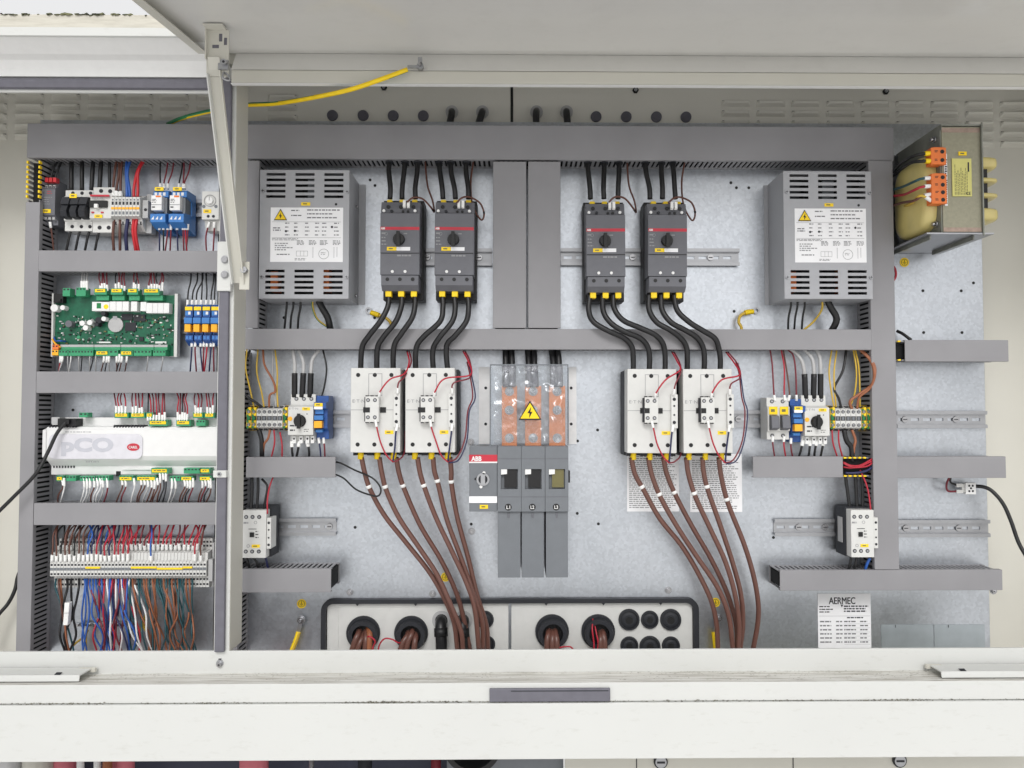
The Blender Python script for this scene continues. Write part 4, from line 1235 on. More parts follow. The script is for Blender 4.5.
def earth_wire(label, pts, lug, ya=-.012):
    o = wire('earth_wire', label, [(a, b_, y) for a, b_, y in pts], 2.5, 'yellow', 'yellow earth leads on the plate', 'earth lead', m2='w_yellow')
    u, v, du, dv = lug
    f2 = Fr(u, v, ya)
    q = MB(f2); q.c(u, v, 4.3, ya, ya + .002, 'steel', 20); q.c(u, v, 3.1, ya - .006, ya, 'chrome', 6); q.c(u, v, 1.6, ya - .010, ya - .006, 'steel', 10)
    q.poly([(u - 2, v), (u + 2, v), (u + du + 2, v + dv), (u + du - 2, v + dv)], ya - .001, ya + .002, 'steel')
    part('cable_lug', q, 'steel', o)
    return o
earth_wire('yellow earth lead bolted to the plate by the door post', [(298.5, 632, -.014), (296, 640, -.016), (290, 655, -.02)], (301, 620, -2.5, 13))
earth_wire('yellow earth lead bolted to the plate behind the brown cables', [(714, 632, -.014), (715, 642, -.016), (716.5, 658, -.02)], (718.5, 617.5, -4, 14))
def loop_lead(label, u, v, pts, m='w_yellow'):
    o = wire('earth_wire', label, pts, 1.5, m, 'short earth leads under the vented boxes', 'earth lead', start=('boot', 9, 'yellow', 1.7))
    f2 = Fr(u, v, -.006); q = MB(f2); q.c(u, v, 3.4, -.006, -.003, 'steel', 18, hole=1.8); part('ring_lug', q, 'steel', o)
loop_lead('short earth lead with ring lug next to the first black drooping cable', 368.5, 310.5, [(371, 312.5, -.01), (379, 315.5, -.012), (388, 319, -.015), (392, 326, -.02), (390, 336, -.03)])
loop_lead('short earth lead with ring lug by the far vented box', 756.5, 310.5, [(753, 311.5, -.01), (746, 312.5, -.012), (740.5, 316, -.014), (739, 322, -.016), (741, 327, -.02), (742, 336, -.03)])
# black leads under the two boxes
for k, (base, nm) in enumerate(((0, 'vented box by the door post'), (504, 'far vented box'))):
    for i, a in enumerate((287, 293, 300.5)):
        wire('supply_lead', f'{nth(i)} of three thin black leads under the {nm}', [(a + base, 296, -.05), (a + base, 306, -.045), (a - 2 + base, 318, -.04), (a - 3 + base, 334, -.03)], 1.1, 'cable_black', 'thin leads under the vented boxes')
    dx = (0, 5)[k] + base
    wire('earth_wire', f'thin green yellow lead under the {nm}', [(312.5 + dx, 296, -.05), (313 + dx, 308, -.045), (318 + dx if k == 0 else 306 + dx, 320, -.04), (330 + dx if k == 0 else 296 + dx, 329, -.035), (334 + dx if k == 0 else 290 + dx, 333, -.03)], 1.1, 'w_green' if k == 0 else 'w_yellow', 'thin leads under the vented boxes', m2='w_yellow')
    wire('supply_lead', f'fat black sheathed lead under the {nm}', [(316 + dx, 296, -.05), (322 + dx, 308, -.05), (328 + dx, 319, -.045), (331 + dx if k == 0 else 321 + dx, 334, -.035)], 3.4, 'cable_black', 'fat leads under the vented boxes')

# ================================================================== GLAND PLATE
GY = -.004
fr = Fr(510, 625, GY)
gp = thing('gland_plate', 'cream cable gland plate framed by a black rubber gasket', 'gland plate', (fr.x(510), 0, fr.z(665)))
def rrect(u0, v0, u1, v1, r, n=8):
    p = []
    for cx, cy, a0_ in ((u1 - r, v0 + r, -90), (u1 - r, v1 - r, 0), (u0 + r, v1 - r, 90), (u0 + r, v0 + r, 180)):
        for i in range(n + 1):
            a = math.radians(a0_ + 90 * i / n); p.append((cx + r * math.cos(a), cy + r * math.sin(a)))
    return p
ou, inn = rrect(322, 598, 698, 690, 11), rrect(326.6, 602.3, 692.8, 686, 8)
q = MB(fr); n = len(ou)
yg = GY - .010
q.add([(fr.x(a), yg, fr.z(b_)) for a, b_ in ou] + [(fr.x(a), yg, fr.z(b_)) for a, b_ in inn] + [(fr.x(a), -.0002, fr.z(b_)) for a, b_ in ou] + [(fr.x(a), -.0002, fr.z(b_)) for a, b_ in inn],
      [(i, (i + 1) % n, n + (i + 1) % n, n + i) for i in range(n)] + [(i, 2 * n + i, 2 * n + (i + 1) % n, (i + 1) % n) for i in range(n)] + [(n + i, n + (i + 1) % n, 3 * n + (i + 1) % n, 3 * n + i) for i in range(n)])
for u in (358, 416, 546, 603, 660): q.poly([(u - 2, 602), (u + 2, 602), (u, 604.6)], yg + .001, -.001)
part('gasket', q, 'rubber', gp)
for a, b_ in ((327, 508.5), (511.3, 692.5)):
    q = MB(fr); q.b(a, 602.6, b_, 686, GY, -.0006); pp = part('plate_half', q, 'lgrey', gp, bevel=.0008)
    q = MB(fr)
    for c_ in ((a + 11, 606.8, b_ - 15, 607.2), (a + 11, 607, a + 11.4, 686), (b_ - 15.4, 607, b_ - 15, 686)): q.b(*c_, GY - .0008, GY)
    part('raised_line', q, 'lgrey', pp)
def grommet(label, u, v, r, kind, grp):
    f2 = Fr(u, v, GY)
    t = thing('grommet', label, 'grommet', (f2.x(u), GY, f2.z(v)), grp)
    q = MB(f2)
    if kind == 'big':
        q.c(u, v, r, GY - .006, GY, 'rubber', 36, r2=r * 1.0, hole=r * .8)
        part('flange', q, 'rubber', t)
        q = MB(f2); q.c(u + .5, v + 1, r * .83, GY - .018, GY - .001, 'rubber', 32, r2=r * .95, hole=r * .6); part('sleeve', q, 'rubber', t)
        q = MB(f2); q.c(u + .5, v + 1, r * .62, GY - .0012, GY, 'black', 24); part('mouth', q, 'black', t)
    else:
        q.c(u, v, r, GY - .005, GY, 'rubber', 28, r2=r * 1.04, hole=r * .84)
        part('flange', q, 'rubber', t)
        q = MB(f2); q.c(u, v, r * .84, GY - .0015, GY, 'black', 24); q.c(u, v + .4, r * .5, GY - .003, GY - .0014, 'rubber', 20, r2=r * .8); q.c(u, v + .5, r * .36, GY - .0034, GY - .003, 'black', 16)
        part('membrane', q, 'black', t)
for (u, lab) in ((363.5, 'large black grommet with brown cores and a red wire, nearest the earth lug'), (411.3, 'large black grommet beside the sealed cable pair, brown cores inside'), (552, 'large black grommet with three brown cores'), (598, 'large black grommet with red wires hanging out')):
    grommet(lab, u, 632.5 if u < 500 else 631, 16.8, 'big', 'large cable grommets')
for u, v, r, lab in ((485, 619.5, 8.5, 'blank round grommet partly behind the brown cables, upper one'), (487, 644, 8, 'blank round grommet partly behind the brown cables, lower one'),
                     (629, 619.5, 10.3, 'large blank grommet, upper row, beside the red wired grommet'), (649.7, 619.5, 8.6, 'small blank grommet in the upper row between two larger ones'), (670.6, 619.5, 10.3, 'large blank grommet in the upper corner by the gasket'),
                     (629.3, 645.5, 8.8, 'small blank grommet in the lower row beside the red wired grommet'), (649.9, 646.5, 10.3, 'large blank grommet in the middle of the lower row'), (670.8, 645.5, 8.8, 'small blank grommet in the lower corner by the gasket')):
    grommet(lab, u, v, r, 'small', 'blank grommets')
for i, (u, v) in enumerate(((441.5, 620), (463, 620))):
    f2 = Fr(u, v, GY); t = thing('grommet', ('pale ring grommet holding a fat black cable', 'pale ring grommet behind the bunch of brown cables')[i], 'grommet', (f2.x(u), GY, f2.z(v)), 'pale ring grommets')
    q = MB(f2); q.c(u, v, 9.3, GY - .003, GY, 'w_grey', 28, hole=6.2); part('ring', q, 'w_grey', t)
    q = MB(f2); q.c(u, v, 6.2, GY - .001, GY, 'black', 20); part('mouth', q, 'black', t)
    wire('supply_cable', ('fat black cable curving down out of the pale ring grommet', 'fat black cable behind the brown cables, leaving a pale ring grommet')[i], [(u, v, -.002), (u, v + 1, -.02), (u - .5, v + 8, -.032), (u, v + 22, -.034), (u, v + 40, -.034)], 5.6, 'cable_black', 'fat black cables in the gland plate', 'cable', rings=((.62, 8, 'tape', 'black'),))
ci = 0
for g, (u, offs) in enumerate(((364, ((-7, 0), (-2, 3), (3, 1), (7, -2))), (412, ((-6, 2), (0, 0), (4, 3))), (552, ((-5, 0), (0, 1), (5, 0))), (598, ((3, 2), (7, 1))))):
    for i, (a, b_) in enumerate(offs):
        m_ = 'w_orange' if (g == 0 and i == 3) else 'cable_brown'
        tu = u + a - (10 if g < 2 else 0) * (1 if a < 3 else .3)
        wire('motor_core', f'{nth(i)} brown core inside the large grommet, {("nearest the earth lug", "beside the pale rings", "near the plate joint", "with red wires")[g]}', [(u + a * .6, 630 + b_, -.001), (u + a * .8, 634 + b_, -.018), (u + a * .9 + (tu - u - a) * .4, 643 + b_, -.026), (tu, 668, -.03)], 3.0, m_, 'brown cores in the large grommets', 'cable')
for lab, pts in (('thin red wire looping out of the grommet nearest the earth lug', [(366, 640, -.02), (369, 636, -.03), (375, 641, -.032), (373, 649, -.03), (372, 668, -.03)]),
                 ('thin red wire arching between the two brown cored grommets', [(379, 668, -.03), (379, 648, -.03), (384, 639, -.032), (392, 639, -.032), (398, 643, -.03), (402, 642, -.02)]),
                 ('thin red wire hanging straight from the red wired grommet', [(593, 619, -.012), (592.5, 630, -.026), (594, 646, -.028), (592, 668, -.028)]),
                 ('thin red wire crossing the mouth of the red wired grommet', [(594, 622, -.012), (597, 634, -.026), (598, 646, -.028), (594, 668, -.028)]),
                 ('thin red wire lying along the sill by the three brown cores', [(558, 648, -.028), (566, 646.5, -.03), (573, 649, -.03), (578, 668, -.03)])):
    wire('signal_wire', lab, pts, .8, 'w_red', 'thin red wires at the gland plate')

# ================================================================== MOTOR STARTERS, RELAYS, FUSES (right bay)
YT = -.07
fr = Fr(300, 415, YT)
pk = thing('motor_starter', 'small light grey motor starter with black knob near the door post', 'motor starter', (fr.x(300), 0, fr.z(443)), 'small motor starters')
q = MB(fr); q.pv([(-.0105, 394), (-.052, 394), (-.052, 404.5), (YT + .004, 406), (YT, 407), (YT, 435), (-.052, 436), (-.052, 441), (-.0105, 441)], 288, 313.2)
part('body', q, 'lgrey', pk, bevel=.0008)
q = MB(fr)
for a in (293.7, 301.2, 308.8): q.c(a, 398.7, 2, -.0524, -.05, 'ink', 12); q.c(a, 398.7, 1.3, -.0527, -.052, 'steel', 8)
part('terminal_holes', q, 'ink', pk)
q = MB(fr); q.c(300, 421, 6.2, YT - .002, YT, 'ink', 24); q.c(300, 421, 5, YT - .008, YT - .002, 'black', 20, r2=5.6); q.poly([(298.7, 413.5), (301.5, 413.5), (301.8, 428.5), (298.4, 428.5)], YT - .012, YT - .008, 'black'); part('knob', q, 'black', pk)
q = MB(fr); q.c(290.2, 418.7, 2.2, YT - .001, YT, 'orange_yellow', 14); part('test_button', q, 'orange_yellow', pk)
q = MB(fr); q.text('E·T·N', 289, 407.6, 298, 409.6, YT - .0003, 'ink_pale'); q.dashes(290, 425, 296, 434, 2, YT - .0003, 'ink', 2, .7, .3); q.dashes(304, 429, 311, 433, 2, YT - .0003, 'ink', 3, .9, .3); q.c(307, 414, .6, YT - .0003, YT, 'ink', 8); part('print', q, 'ink_pale', pk)
tagpart(fr, 302.3, 407.4, 310, 410.4, YT, pk)
for a in (292.5, 299.5, 306, 311):
    q = MB(fr); q.b(a - 1.7, 436.2, a + 1.7, 443.5, -.058, -.045); q.c(a, 439, 1, -.0584, -.058, 'ink', 8); part('lower_terminal', q, 'white', pk)
dup(pk, 'small light grey motor starter with black knob between fuses and terminals', P(804.3, 395.2, YT) - P(288, 394, YT))

def tall_relay(label, u0, v0, grp):
    f2 = Fr(u0 + 6, v0 + 20, YT)
    t = thing('interface_relay', label, 'relay', (f2.x(u0 + 6), 0, f2.z(v0 + 44)), grp)
    q = MB(f2)
    q.pv([(-.0105, v0), (-.05, v0), (-.05, v0 + 6), (YT, v0 + 7), (YT, v0 + 13), (YT + .012, v0 + 14), (YT + .012, v0 + 33), (-.045, v0 + 36), (-.045, v0 + 44), (-.0105, v0 + 44)], u0, u0 + 12.4)
    part('base', q, 'blue_dark', t, bevel=.0007)
    tagpart(f2, u0 + .8, v0 + 7.6, u0 + 9, v0 + 11, YT, t)
    q = MB(f2); q.b(u0 + .8, v0 + 14, u0 + 9, v0 + 18.5, YT + .006, YT + .012); part('clip', q, 'blue', t)
    q = MB(f2); q.b(u0 + .5, v0 + 11.2, u0 + 9, v0 + 13.8, YT - .001, YT); part('label', q, 'paper', t)
    q = MB(f2); q.b(u0 + .6, v0 + 25.5, u0 + 8.6, v0 + 32.5, YT - .002, YT + .012); part('relay_cube', q, 'orange_yellow', t, bevel=.0008)
    q = MB(f2); q.b(u0 + .4, v0 + 20, u0 + 9.4, v0 + 24.5, YT, YT + .012); q.b(u0 + 1, v0 + 34, u0 + 8, v0 + 37, YT + .008, -.045); part('lever', q, 'blue', t, bevel=.0006)
    return t
rl = tall_relay('slim blue relay with orange cube beside the motor starter by the door post', 313.6, 395.5, 'slim blue relays on the contactor row')
dup(rl, 'slim blue relay with orange cube between the fuse holder and motor starter', P(793.3, 399, YT) - P(313.6, 395.5, YT))
# fuse holder
fr = Fr(778, 418, YT)
fh = thing('fuse_holder', 'light grey two pole fuse holder with yellow tagged black levers', 'fuse holder', (fr.x(778), 0, fr.z(440)))
q = MB(fr); q.pv([(-.0105, 397.4), (-.05, 397.4), (-.05, 406), (-.056, 407), (-.056, 431), (-.05, 432), (-.05, 440), (-.0105, 440)], 770, 792.5); part('body', q, 'lgrey', fh, bevel=.0008)
for a in (775.4, 786.3):
    q = MB(fr); q.pv([(-.0562, 415), (YT, 416), (YT - .003, 428), (-.0562, 430.5)], a - 4, a + 4); part('lever', q, 'dgrey', fh, bevel=.0007)
    tagpart(fr, a - 4.2, 406.6, a + 4.2, 414.5, -.0575, fh)
    q = MB(fr)
    for v in (401.3, 436): q.c(a, v, 2, -.0504, -.049, 'ink', 12); q.c(a, v, 1.2, -.0507, -.05, 'steel', 8)
    part('terminal_holes', q, 'ink', fh)
# terminals with green and yellow earth ones
def term_row(label, spec, v0, v1, yf=-.055, name='terminal_row'):
    u0 = spec[0][0]
    f2 = Fr(u0 + 15, (v0 + v1) / 2, yf)
    t = thing(name, label, 'terminal block', (f2.x(u0 + 15), 0, f2.z(v1)), 'small terminal rows')
    cache = {}
    for u, kind in spec:
        wd = 5.2
        if kind in cache:
            src, us = cache[kind]
            c = shift_copy(src, t, (u - us) * f2.k, 0, 0); 
            for g in list(src.children): 
                d = g.copy(); COL.objects.link(d); d.parent = c
            continue
        m_ = 'w_yellow' if kind == 'e' else 'lgrey'
        q = MB(f2)
        q.pv([(-.0105, v0), (-.035, v0), (yf, v0 + 4), (yf, v1 - 4), (-.035, v1), (-.0105, v1)], u, u + wd - .4)
        if kind == 'e':
            for v in (v0 + 3.4, v0 + 9, v1 - 10.5, v1 - 4.8): q.b(u + .4, v, u + 2.4, v + 2.2, yf - .0006, yf + .012, 'green_dark'); q.b(u + 2.2, v - 1.6, u + 4.6, v + 1, yf - .0004, yf + .012, 'yellow')
        ob = part('terminal', q, m_, t)
        q = MB(f2)
        vm = (v0 + v1) / 2
        q.b(u + .2, vm - 2.2, u + wd - .6, vm + 2.2, yf - .0004, yf + .001, 'ink')
        q.b(u + 1, vm - 1.6, u + 3.6, vm + 1.6, yf - .0007, yf - .0003, 'mgrey' if kind != 'e' else 'green_dark')
        for v in (v0 + 6.3, v1 - 6.3): q.c(u + 2.4, v, 1.75, yf - .0007, yf + .004, 'ink', 12); q.c(u + 2.4, v, 1.3, yf - .0009, yf - .0005, 'steel', 10); q.b(u + 1.2, v - .25, u + 3.6, v + .25, yf - .0012, yf - .0008, 'ink')
        for va in (v0 + .6, v1 - 3.2): q.b(u + .9, va, u + 3.8, va + 2.6, -.0475, -.034, 'ink')
        part('screws', q, 'steel', ob)
        cache[kind] = (ob, u)
    return t
term_row('row of beige and green-yellow terminals hard against the door post', [(246.3 + 5.2 * i, 'e' if i in (0, 1, 7) else 'g') for i in range(8)], 405.5, 431)
term_row('row of beige and green-yellow terminals against the tall upright duct', [(830.3 + 5.2 * i, 'e' if i in (0, 6, 7) else 'g') for i in range(8)], 405.5, 431.5)

# wires of these devices
W = wire
def bunch(name, place, group, specs, cat='wire', r=.8):
    """specs: (material, colour word, pts[, start, end, radius]); labelled in order across the cabinet"""
    specs = sorted(specs, key=lambda t: sum(p[0] for p in t[2]) / len(t[2]))
    for i, s in enumerate(specs):
        W(name, f'{s[1]} wire, {nth(i)} from left of those {place}', s[2], s[5] if len(s) > 5 and s[5] else r, s[0], group, cat, start=s[3] if len(s) > 3 else None, end=s[4] if len(s) > 4 else None)
FER = ('ferrule', 6, 'sleeve', 1.7)
SH = ('heat_shrink', 24, 'cable_black', 1.55)
bunch('control_wire', 'above the terminals by the door post', 'wires above the door post terminals',
      [('w_yellow', 'yellow', [(247, 349, -.04), (246, 368, -.05), (250, 390, -.05), (254, 407, -.05)]), ('w_yellow', 'yellow', [(258, 349, -.04), (257, 372, -.045), (262, 392, -.05), (264, 407, -.05)]),
       ('w_orange', 'orange', [(263, 349, -.04), (265, 365, -.05), (273, 380, -.055), (275, 391, -.055), (270, 395, -.055), (269, 407, -.05)], None, None, 1.1), ('w_yellow', 'yellow', [(275, 349, -.04), (277, 372, -.05), (277, 390, -.05), (278, 407, -.05)]),
       ('w_grey', 'pale grey', [(273, 349, -.04), (273, 380, -.045), (276, 407, -.05)]), ('cable_black', 'black', [(250, 350, -.04), (243, 368, -.04), (243, 392, -.05), (256, 402, -.055), (262, 407, -.05)], None, None, 1.3)])
bunch('supply_wire', 'with black sleeves above the first motor starter', 'sleeved wires above the motor starters',
      [('w_grey', 'arched', [(293, 350, -.045), (295, 362, -.05), (295, 372, -.055), (294.5, 397, -.048)], None, SH, 1.9), ('w_grey', 'slanting', [(299, 350, -.045), (303, 362, -.05), (303.5, 372, -.055), (302, 397, -.048)], None, SH, 1.9), ('w_grey', 'curving', [(319, 350, -.045), (313, 359, -.05), (311, 371, -.055), (310, 397, -.048)], None, SH, 1.9)])
W('supply_wire', 'thin black wire bowing from the cross duct to the blue relay', [(323, 350, -.045), (327, 368, -.05), (324, 388, -.05), (321, 398, -.048)], .9, 'cable_black')
bunch('supply_wire', 'with black sleeves above the second motor starter', 'sleeved wires above the motor starters',
      [('w_grey', 'bent furthest', [(790, 348, -.045), (800, 357, -.05), (804, 370, -.055), (805.5, 398, -.048)], None, SH, 1.9), ('w_grey', 'arched', [(803, 348, -.045), (812, 358, -.05), (813.5, 370, -.055), (813.5, 398, -.048)], None, SH, 1.9), ('w_grey', 'nearly straight', [(816, 348, -.045), (820, 358, -.05), (820.5, 370, -.055), (820.5, 398, -.048)], None, SH, 1.9)])
bunch('control_wire', 'above the terminals by the tall duct', 'wires above the tall duct terminals',
      [('w_yellow', 'yellow', [(832, 348, -.04), (829.5, 372, -.05), (832, 395, -.05), (834, 407, -.05)]), ('w_yellow', 'yellow', [(837, 348, -.04), (834, 375, -.05), (836, 407, -.05)]),
       ('cable_black', 'black', [(846.5, 348, -.04), (843, 370, -.05), (834.5, 388, -.05), (839, 398, -.05), (841, 407, -.05)], None, None, 1.3), ('w_yellow', 'yellow', [(853, 348, -.04), (856, 370, -.05), (855, 392, -.05), (850, 407, -.05)]),
       ('w_yellow', 'yellow', [(855, 348, -.04), (859, 370, -.05), (860, 407, -.05)]), ('w_orange', 'orange', [(858, 348, -.045), (870, 360, -.06), (874.5, 372, -.068), (871, 385, -.062), (860, 393, -.055), (850, 401, -.055), (852, 409, -.05)], None, None, 1.4), ('w_orange', 'orange', [(860, 348, -.045), (873, 362, -.064), (875.5, 374, -.069), (870, 388, -.062), (859, 397, -.055), (857, 409, -.05)], None, None, 1.2)])
bunch('control_wire', 'above the two pole fuse holder', 'wires above the fuse holder',
      [('w_dred', 'dull', [(770, 349, -.04), (772, 365, -.045), (773.5, 392, -.05), (775, 401, -.05)], None, FER), ('w_red', 'brighter', [(781, 349, -.04), (784, 368, -.045), (784, 392, -.05), (785, 401, -.05)], None, FER), ('w_brown', 'leaning', [(783, 349, -.04), (787, 370, -.045), (789, 392, -.05), (788.5, 401, -.05)], None, FER), ('w_dred', 'arched', [(788, 350, -.04), (793, 356, -.045), (796, 372, -.05), (796.5, 401, -.05)], None, FER)])
bunch('control_wire', 'below the two pole fuse holder row', 'wires below the fuse holder row',
      [('w_dred', 'dark red', [(772.5, 436, -.05), (773, 446, -.05), (775, 459, -.045)], FER), ('w_red', 'red', [(784, 436, -.05), (784, 446, -.05), (786, 459, -.045)], FER), ('w_dred', 'dark red', [(791, 438, -.048), (791, 448, -.05), (793, 459, -.045)], FER),
       ('cable_black', 'black', [(803, 440, -.05), (801, 450, -.05), (798, 459, -.045)], FER, None, 1.2), ('cable_black', 'black', [(810, 440, -.05), (809.5, 450, -.05), (808, 459, -.045)], FER, None, 1.2), ('cable_black', 'black', [(817, 440, -.05), (815, 450, -.05), (814, 459, -.045)], FER, None, 1.2), ('cable_black', 'black', [(824, 440, -.05), (822, 450, -.05), (820, 459, -.045)], FER, None, 1.2),
       ('w_red', 'red', [(832, 430, -.05), (833, 443, -.05), (838, 459, -.045)]), ('w_red', 'red', [(838.5, 430, -.05), (839, 443, -.05), (843, 459, -.045)]), ('cable_black', 'thick black', [(844, 430, -.05), (847, 440, -.052), (851.5, 448, -.052), (852, 462, -.05)], None, None, 2.6), ('w_orange', 'orange', [(852, 430, -.05), (855, 440, -.052), (854, 448, -.052), (853, 460, -.05)], None, None, 1.4)])
bunch('control_wire', 'below the door post terminal row', 'wires below the first motor starter row',
      [('cable_black', 'thick black', [(259, 430, -.05), (261, 438, -.052), (262, 446, -.052), (262, 459, -.045)], None, None, 2.4), ('w_orange', 'orange', [(270, 430, -.05), (268, 439, -.052), (264, 445, -.052), (263, 459, -.045)], None, None, 1.2), ('w_red', 'red', [(274, 430, -.05), (274.5, 443, -.05), (271, 459, -.045)]), ('w_red', 'red', [(280, 432, -.05), (282, 445, -.05), (282, 459, -.045)]),
       ('cable_black', 'black', [(292, 441, -.05), (292, 450, -.05), (293, 459, -.045)], FER, None, 1.2), ('cable_black', 'black', [(299.5, 441, -.05), (298, 450, -.05), (296, 459, -.045)], FER, None, 1.2), ('cable_black', 'black', [(307, 441, -.05), (309, 450, -.05), (309, 459, -.045)], FER, None, 1.2), ('w_dblue', 'dark blue', [(318.5, 438, -.045), (320, 448, -.05), (321, 459, -.045)], FER), ('w_dred', 'dark red', [(323.5, 438, -.045), (324.5, 448, -.05), (325, 459, -.045)], FER)])
W('control_wire', 'black wire loop sagging out of the short duct end over a brown cable', [(330, 462, -.05), (340, 463, -.06), (355, 470, -.074), (372, 478, -.09), (380, 488, -.092), (379, 495, -.09), (372, 496, -.088), (356, 489, -.075), (343, 478, -.06), (331, 473, -.05)], .9, 'cable_black')
# uncovered duct end with red wires
bunch('control_wire', 'spilling over the uncovered duct end', 'wires in the uncovered duct end', [('w_red', 'upper', [(843, 462, -.06), (850, 465, -.066), (860, 465, -.066), (872, 459, -.062)]), ('w_red', 'middle', [(843, 467, -.06), (852, 468, -.066), (862, 466, -.066), (872, 461, -.062)]), ('w_red', 'lower', [(843, 463, -.062), (853, 467, -.068), (866, 466, -.068), (872, 463, -.062)]), ('w_dblue', 'blue one among them', [(845, 473, -.06), (855, 473, -.064), (866, 471, -.064), (872, 467, -.06)], None, None, 1.2)])
bunch('control_wire', 'above the small contactor by the tall duct', 'wires above the small contactors', [('cable_black', 'thick black', [(845, 472, -.05), (847, 488, -.05), (850, 510, -.05)], None, None, 1.8), ('cable_black', 'thick black', [(855, 472, -.05), (856, 488, -.05), (857, 510, -.05)], None, None, 1.8), ('cable_black', 'thick black', [(861, 472, -.05), (862.5, 488, -.05), (862.5, 510, -.05)], None, None, 1.8), ('w_red', 'red', [(860, 470, -.06), (866, 485, -.065), (870, 500, -.07), (872, 524, -.078)])])
bunch('control_wire', 'above the small contactor by the door post', 'wires above the small contactors', [('cable_black', 'black', [(252, 476, -.05), (252, 492, -.055), (251, 512, -.06)], None, None, 1.7), ('cable_black', 'black', [(258, 476, -.05), (258, 492, -.055), (256.5, 512, -.06)], None, None, 1.5), ('cable_black', 'bowed black', [(262, 479, -.05), (267, 486, -.055), (266, 498, -.06), (263, 512, -.06)], None, None, 1.2), ('w_red', 'red', [(274, 475, -.05), (270, 486, -.06), (267.5, 500, -.07), (267.5, 514, -.076)])])

# ================================================================== SMALL CONTACTORS
YK = -.08
fr = Fr(254, 534, YK)
sc_ = thing('small_contactor', 'small light grey contactor beside the door post', 'contactor', (fr.x(254), 0, fr.z(560)), 'small contactors')
q = MB(fr); q.b(242.6, 510.2, 266, 558, YK, -.058); part('body', q, 'lgrey', sc_, bevel=.0008)
q = MB(fr); q.b(241.6, 508.5, 268, 559, -.058, -.0105); bs_ = part('base', q, 'rubber', sc_, bevel=.0008)
q = MB(fr); q.b(266.3, 518, 270.6, 549, YK + .002, -.045); part('side_contact_strip', q, 'lgrey', sc_, bevel=.0006)
q = MB(fr)
for a in (246, 252.4, 259):
    for v in (517, 551.5): q.c(a, v, 2, YK - .0004, YK, 'ink', 12); q.c(a, v, 1.2, YK - .0008, YK - .0003, 'steel', 8)
for v in (523, 530, 538, 545): q.c(268.4, v, 1.3 if v in (523, 545) else .9, YK + .0015, YK + .003, 'ink', 10)
q.b(250, 532.4, 254.2, 537, YK - .002, YK, 'black'); q.quad(248.5, 528.7, 256.5, 529.3, YK - .0004, 'ink'); q.dashes(243.5, 522, 249.5, 524.4, 1, YK - .0004, 'ink_pale', 3, 1, .7); q.dashes(255.5, 531, 259, 540, 3, YK - .0004, 'ink', 4, 1, .3)
q.c(255.4, 522.5, 1.6, YK - .0004, YK, 'ink_pale', 12, hole=1.2); q.c(248.4, 546, 1.6, YK - .0004, YK, 'ink_pale', 12, hole=1.2)
part('terminals', q, 'ink', sc_)
tagpart(fr, 252, 544.6, 260, 547.6, YK, sc_)
q = MB(fr); q.b(240.9, 520, 241.6, 546, -.045, -.025); part('side_print', q, 'w_grey', sc_)
dup(sc_, 'small light grey contactor beside the tall upright duct', P(850.5, 510, YK) - P(242.6, 510.2, YK))
bunch('control_wire', 'under the small contactor by the door post', 'wires below the small contactors', [('cable_black', 'black', [(246, 557, -.06), (248, 563, -.06), (251, 574, -.05)], None, None, 1.3), ('cable_black', 'black', [(253, 557, -.06), (257, 563, -.06), (260, 574, -.05)], None, None, 1.3), ('w_dblue', 'blue', [(265, 556, -.065), (267, 563, -.06), (269, 574, -.05)], None, None, 1.1)])
bunch('control_wire', 'under the small contactor by the tall duct', 'wires below the small contactors', [('cable_black', 'black', [(851, 557, -.06), (850, 564, -.06), (847, 574, -.05)], None, None, 1.3), ('cable_black', 'black', [(857, 557, -.06), (855.5, 564, -.06), (853, 574, -.05)], None, None, 1.3), ('w_blue', 'blue', [(870, 558, -.065), (867, 564, -.062), (864, 574, -.05)], None, None, 1.4)])

# ================================================================== TRANSFORMER
YZ = -.172
fr = Fr(961, 180, YZ)
tr = thing('transformer', 'laminated transformer with orange terminals and yellow winding at the upper corner', 'transformer', (fr.x(961), 0, fr.z(233)))
q = MB(fr)
for i in range(22):   # stacked laminations
    u = 942.4 + i * 1.75; q.b(u, 127, u + 1.74, 232, YZ - rnd.uniform(0, .00012), -.012)
part('laminated_core', q, 'core', tr)
q = MB(fr); q.b(942.6, 128, 980.5, 132.5, YZ - .0004, YZ - .00015); q.b(942.6, 227.5, 980.5, 231.8, YZ - .0004, YZ - .00015); part('paint_band', q, 'coreband', tr)
q = MB(fr); q.b(941.2, 126.4, 942.3, 232.6, YZ + .002, -.012); part('side_frame', q, 'core_dark', tr)
q = MB(fr); q.b(981, 126, 982.2, 234, YZ - .003, -.03); part('side_frame', q, 'core_dark', tr)
q = MB(fr); q.b(941.5, 124.6, 982, 126.2, YZ - .002, -.004); q.b(941.5, 126, 942.3, 130, YZ - .002, YZ + .01); part('top_plate', q, 'core_dark', tr)
q = MB(fr); q.b(925, 233, 992, 234.4, YZ - .003, -.004); q.b(980.8, 123, 982.0, 236, YZ - .005, YZ - .0032, 'core_dark')
part('bottom_plate', q, 'steel', tr)
for a in (931.5, 975):
    q = MB(fr); q.b(a, 234.5, a + 1.4, 238.5, YZ + .01, -.02); part('stiffener', q, 'core_dark', tr)
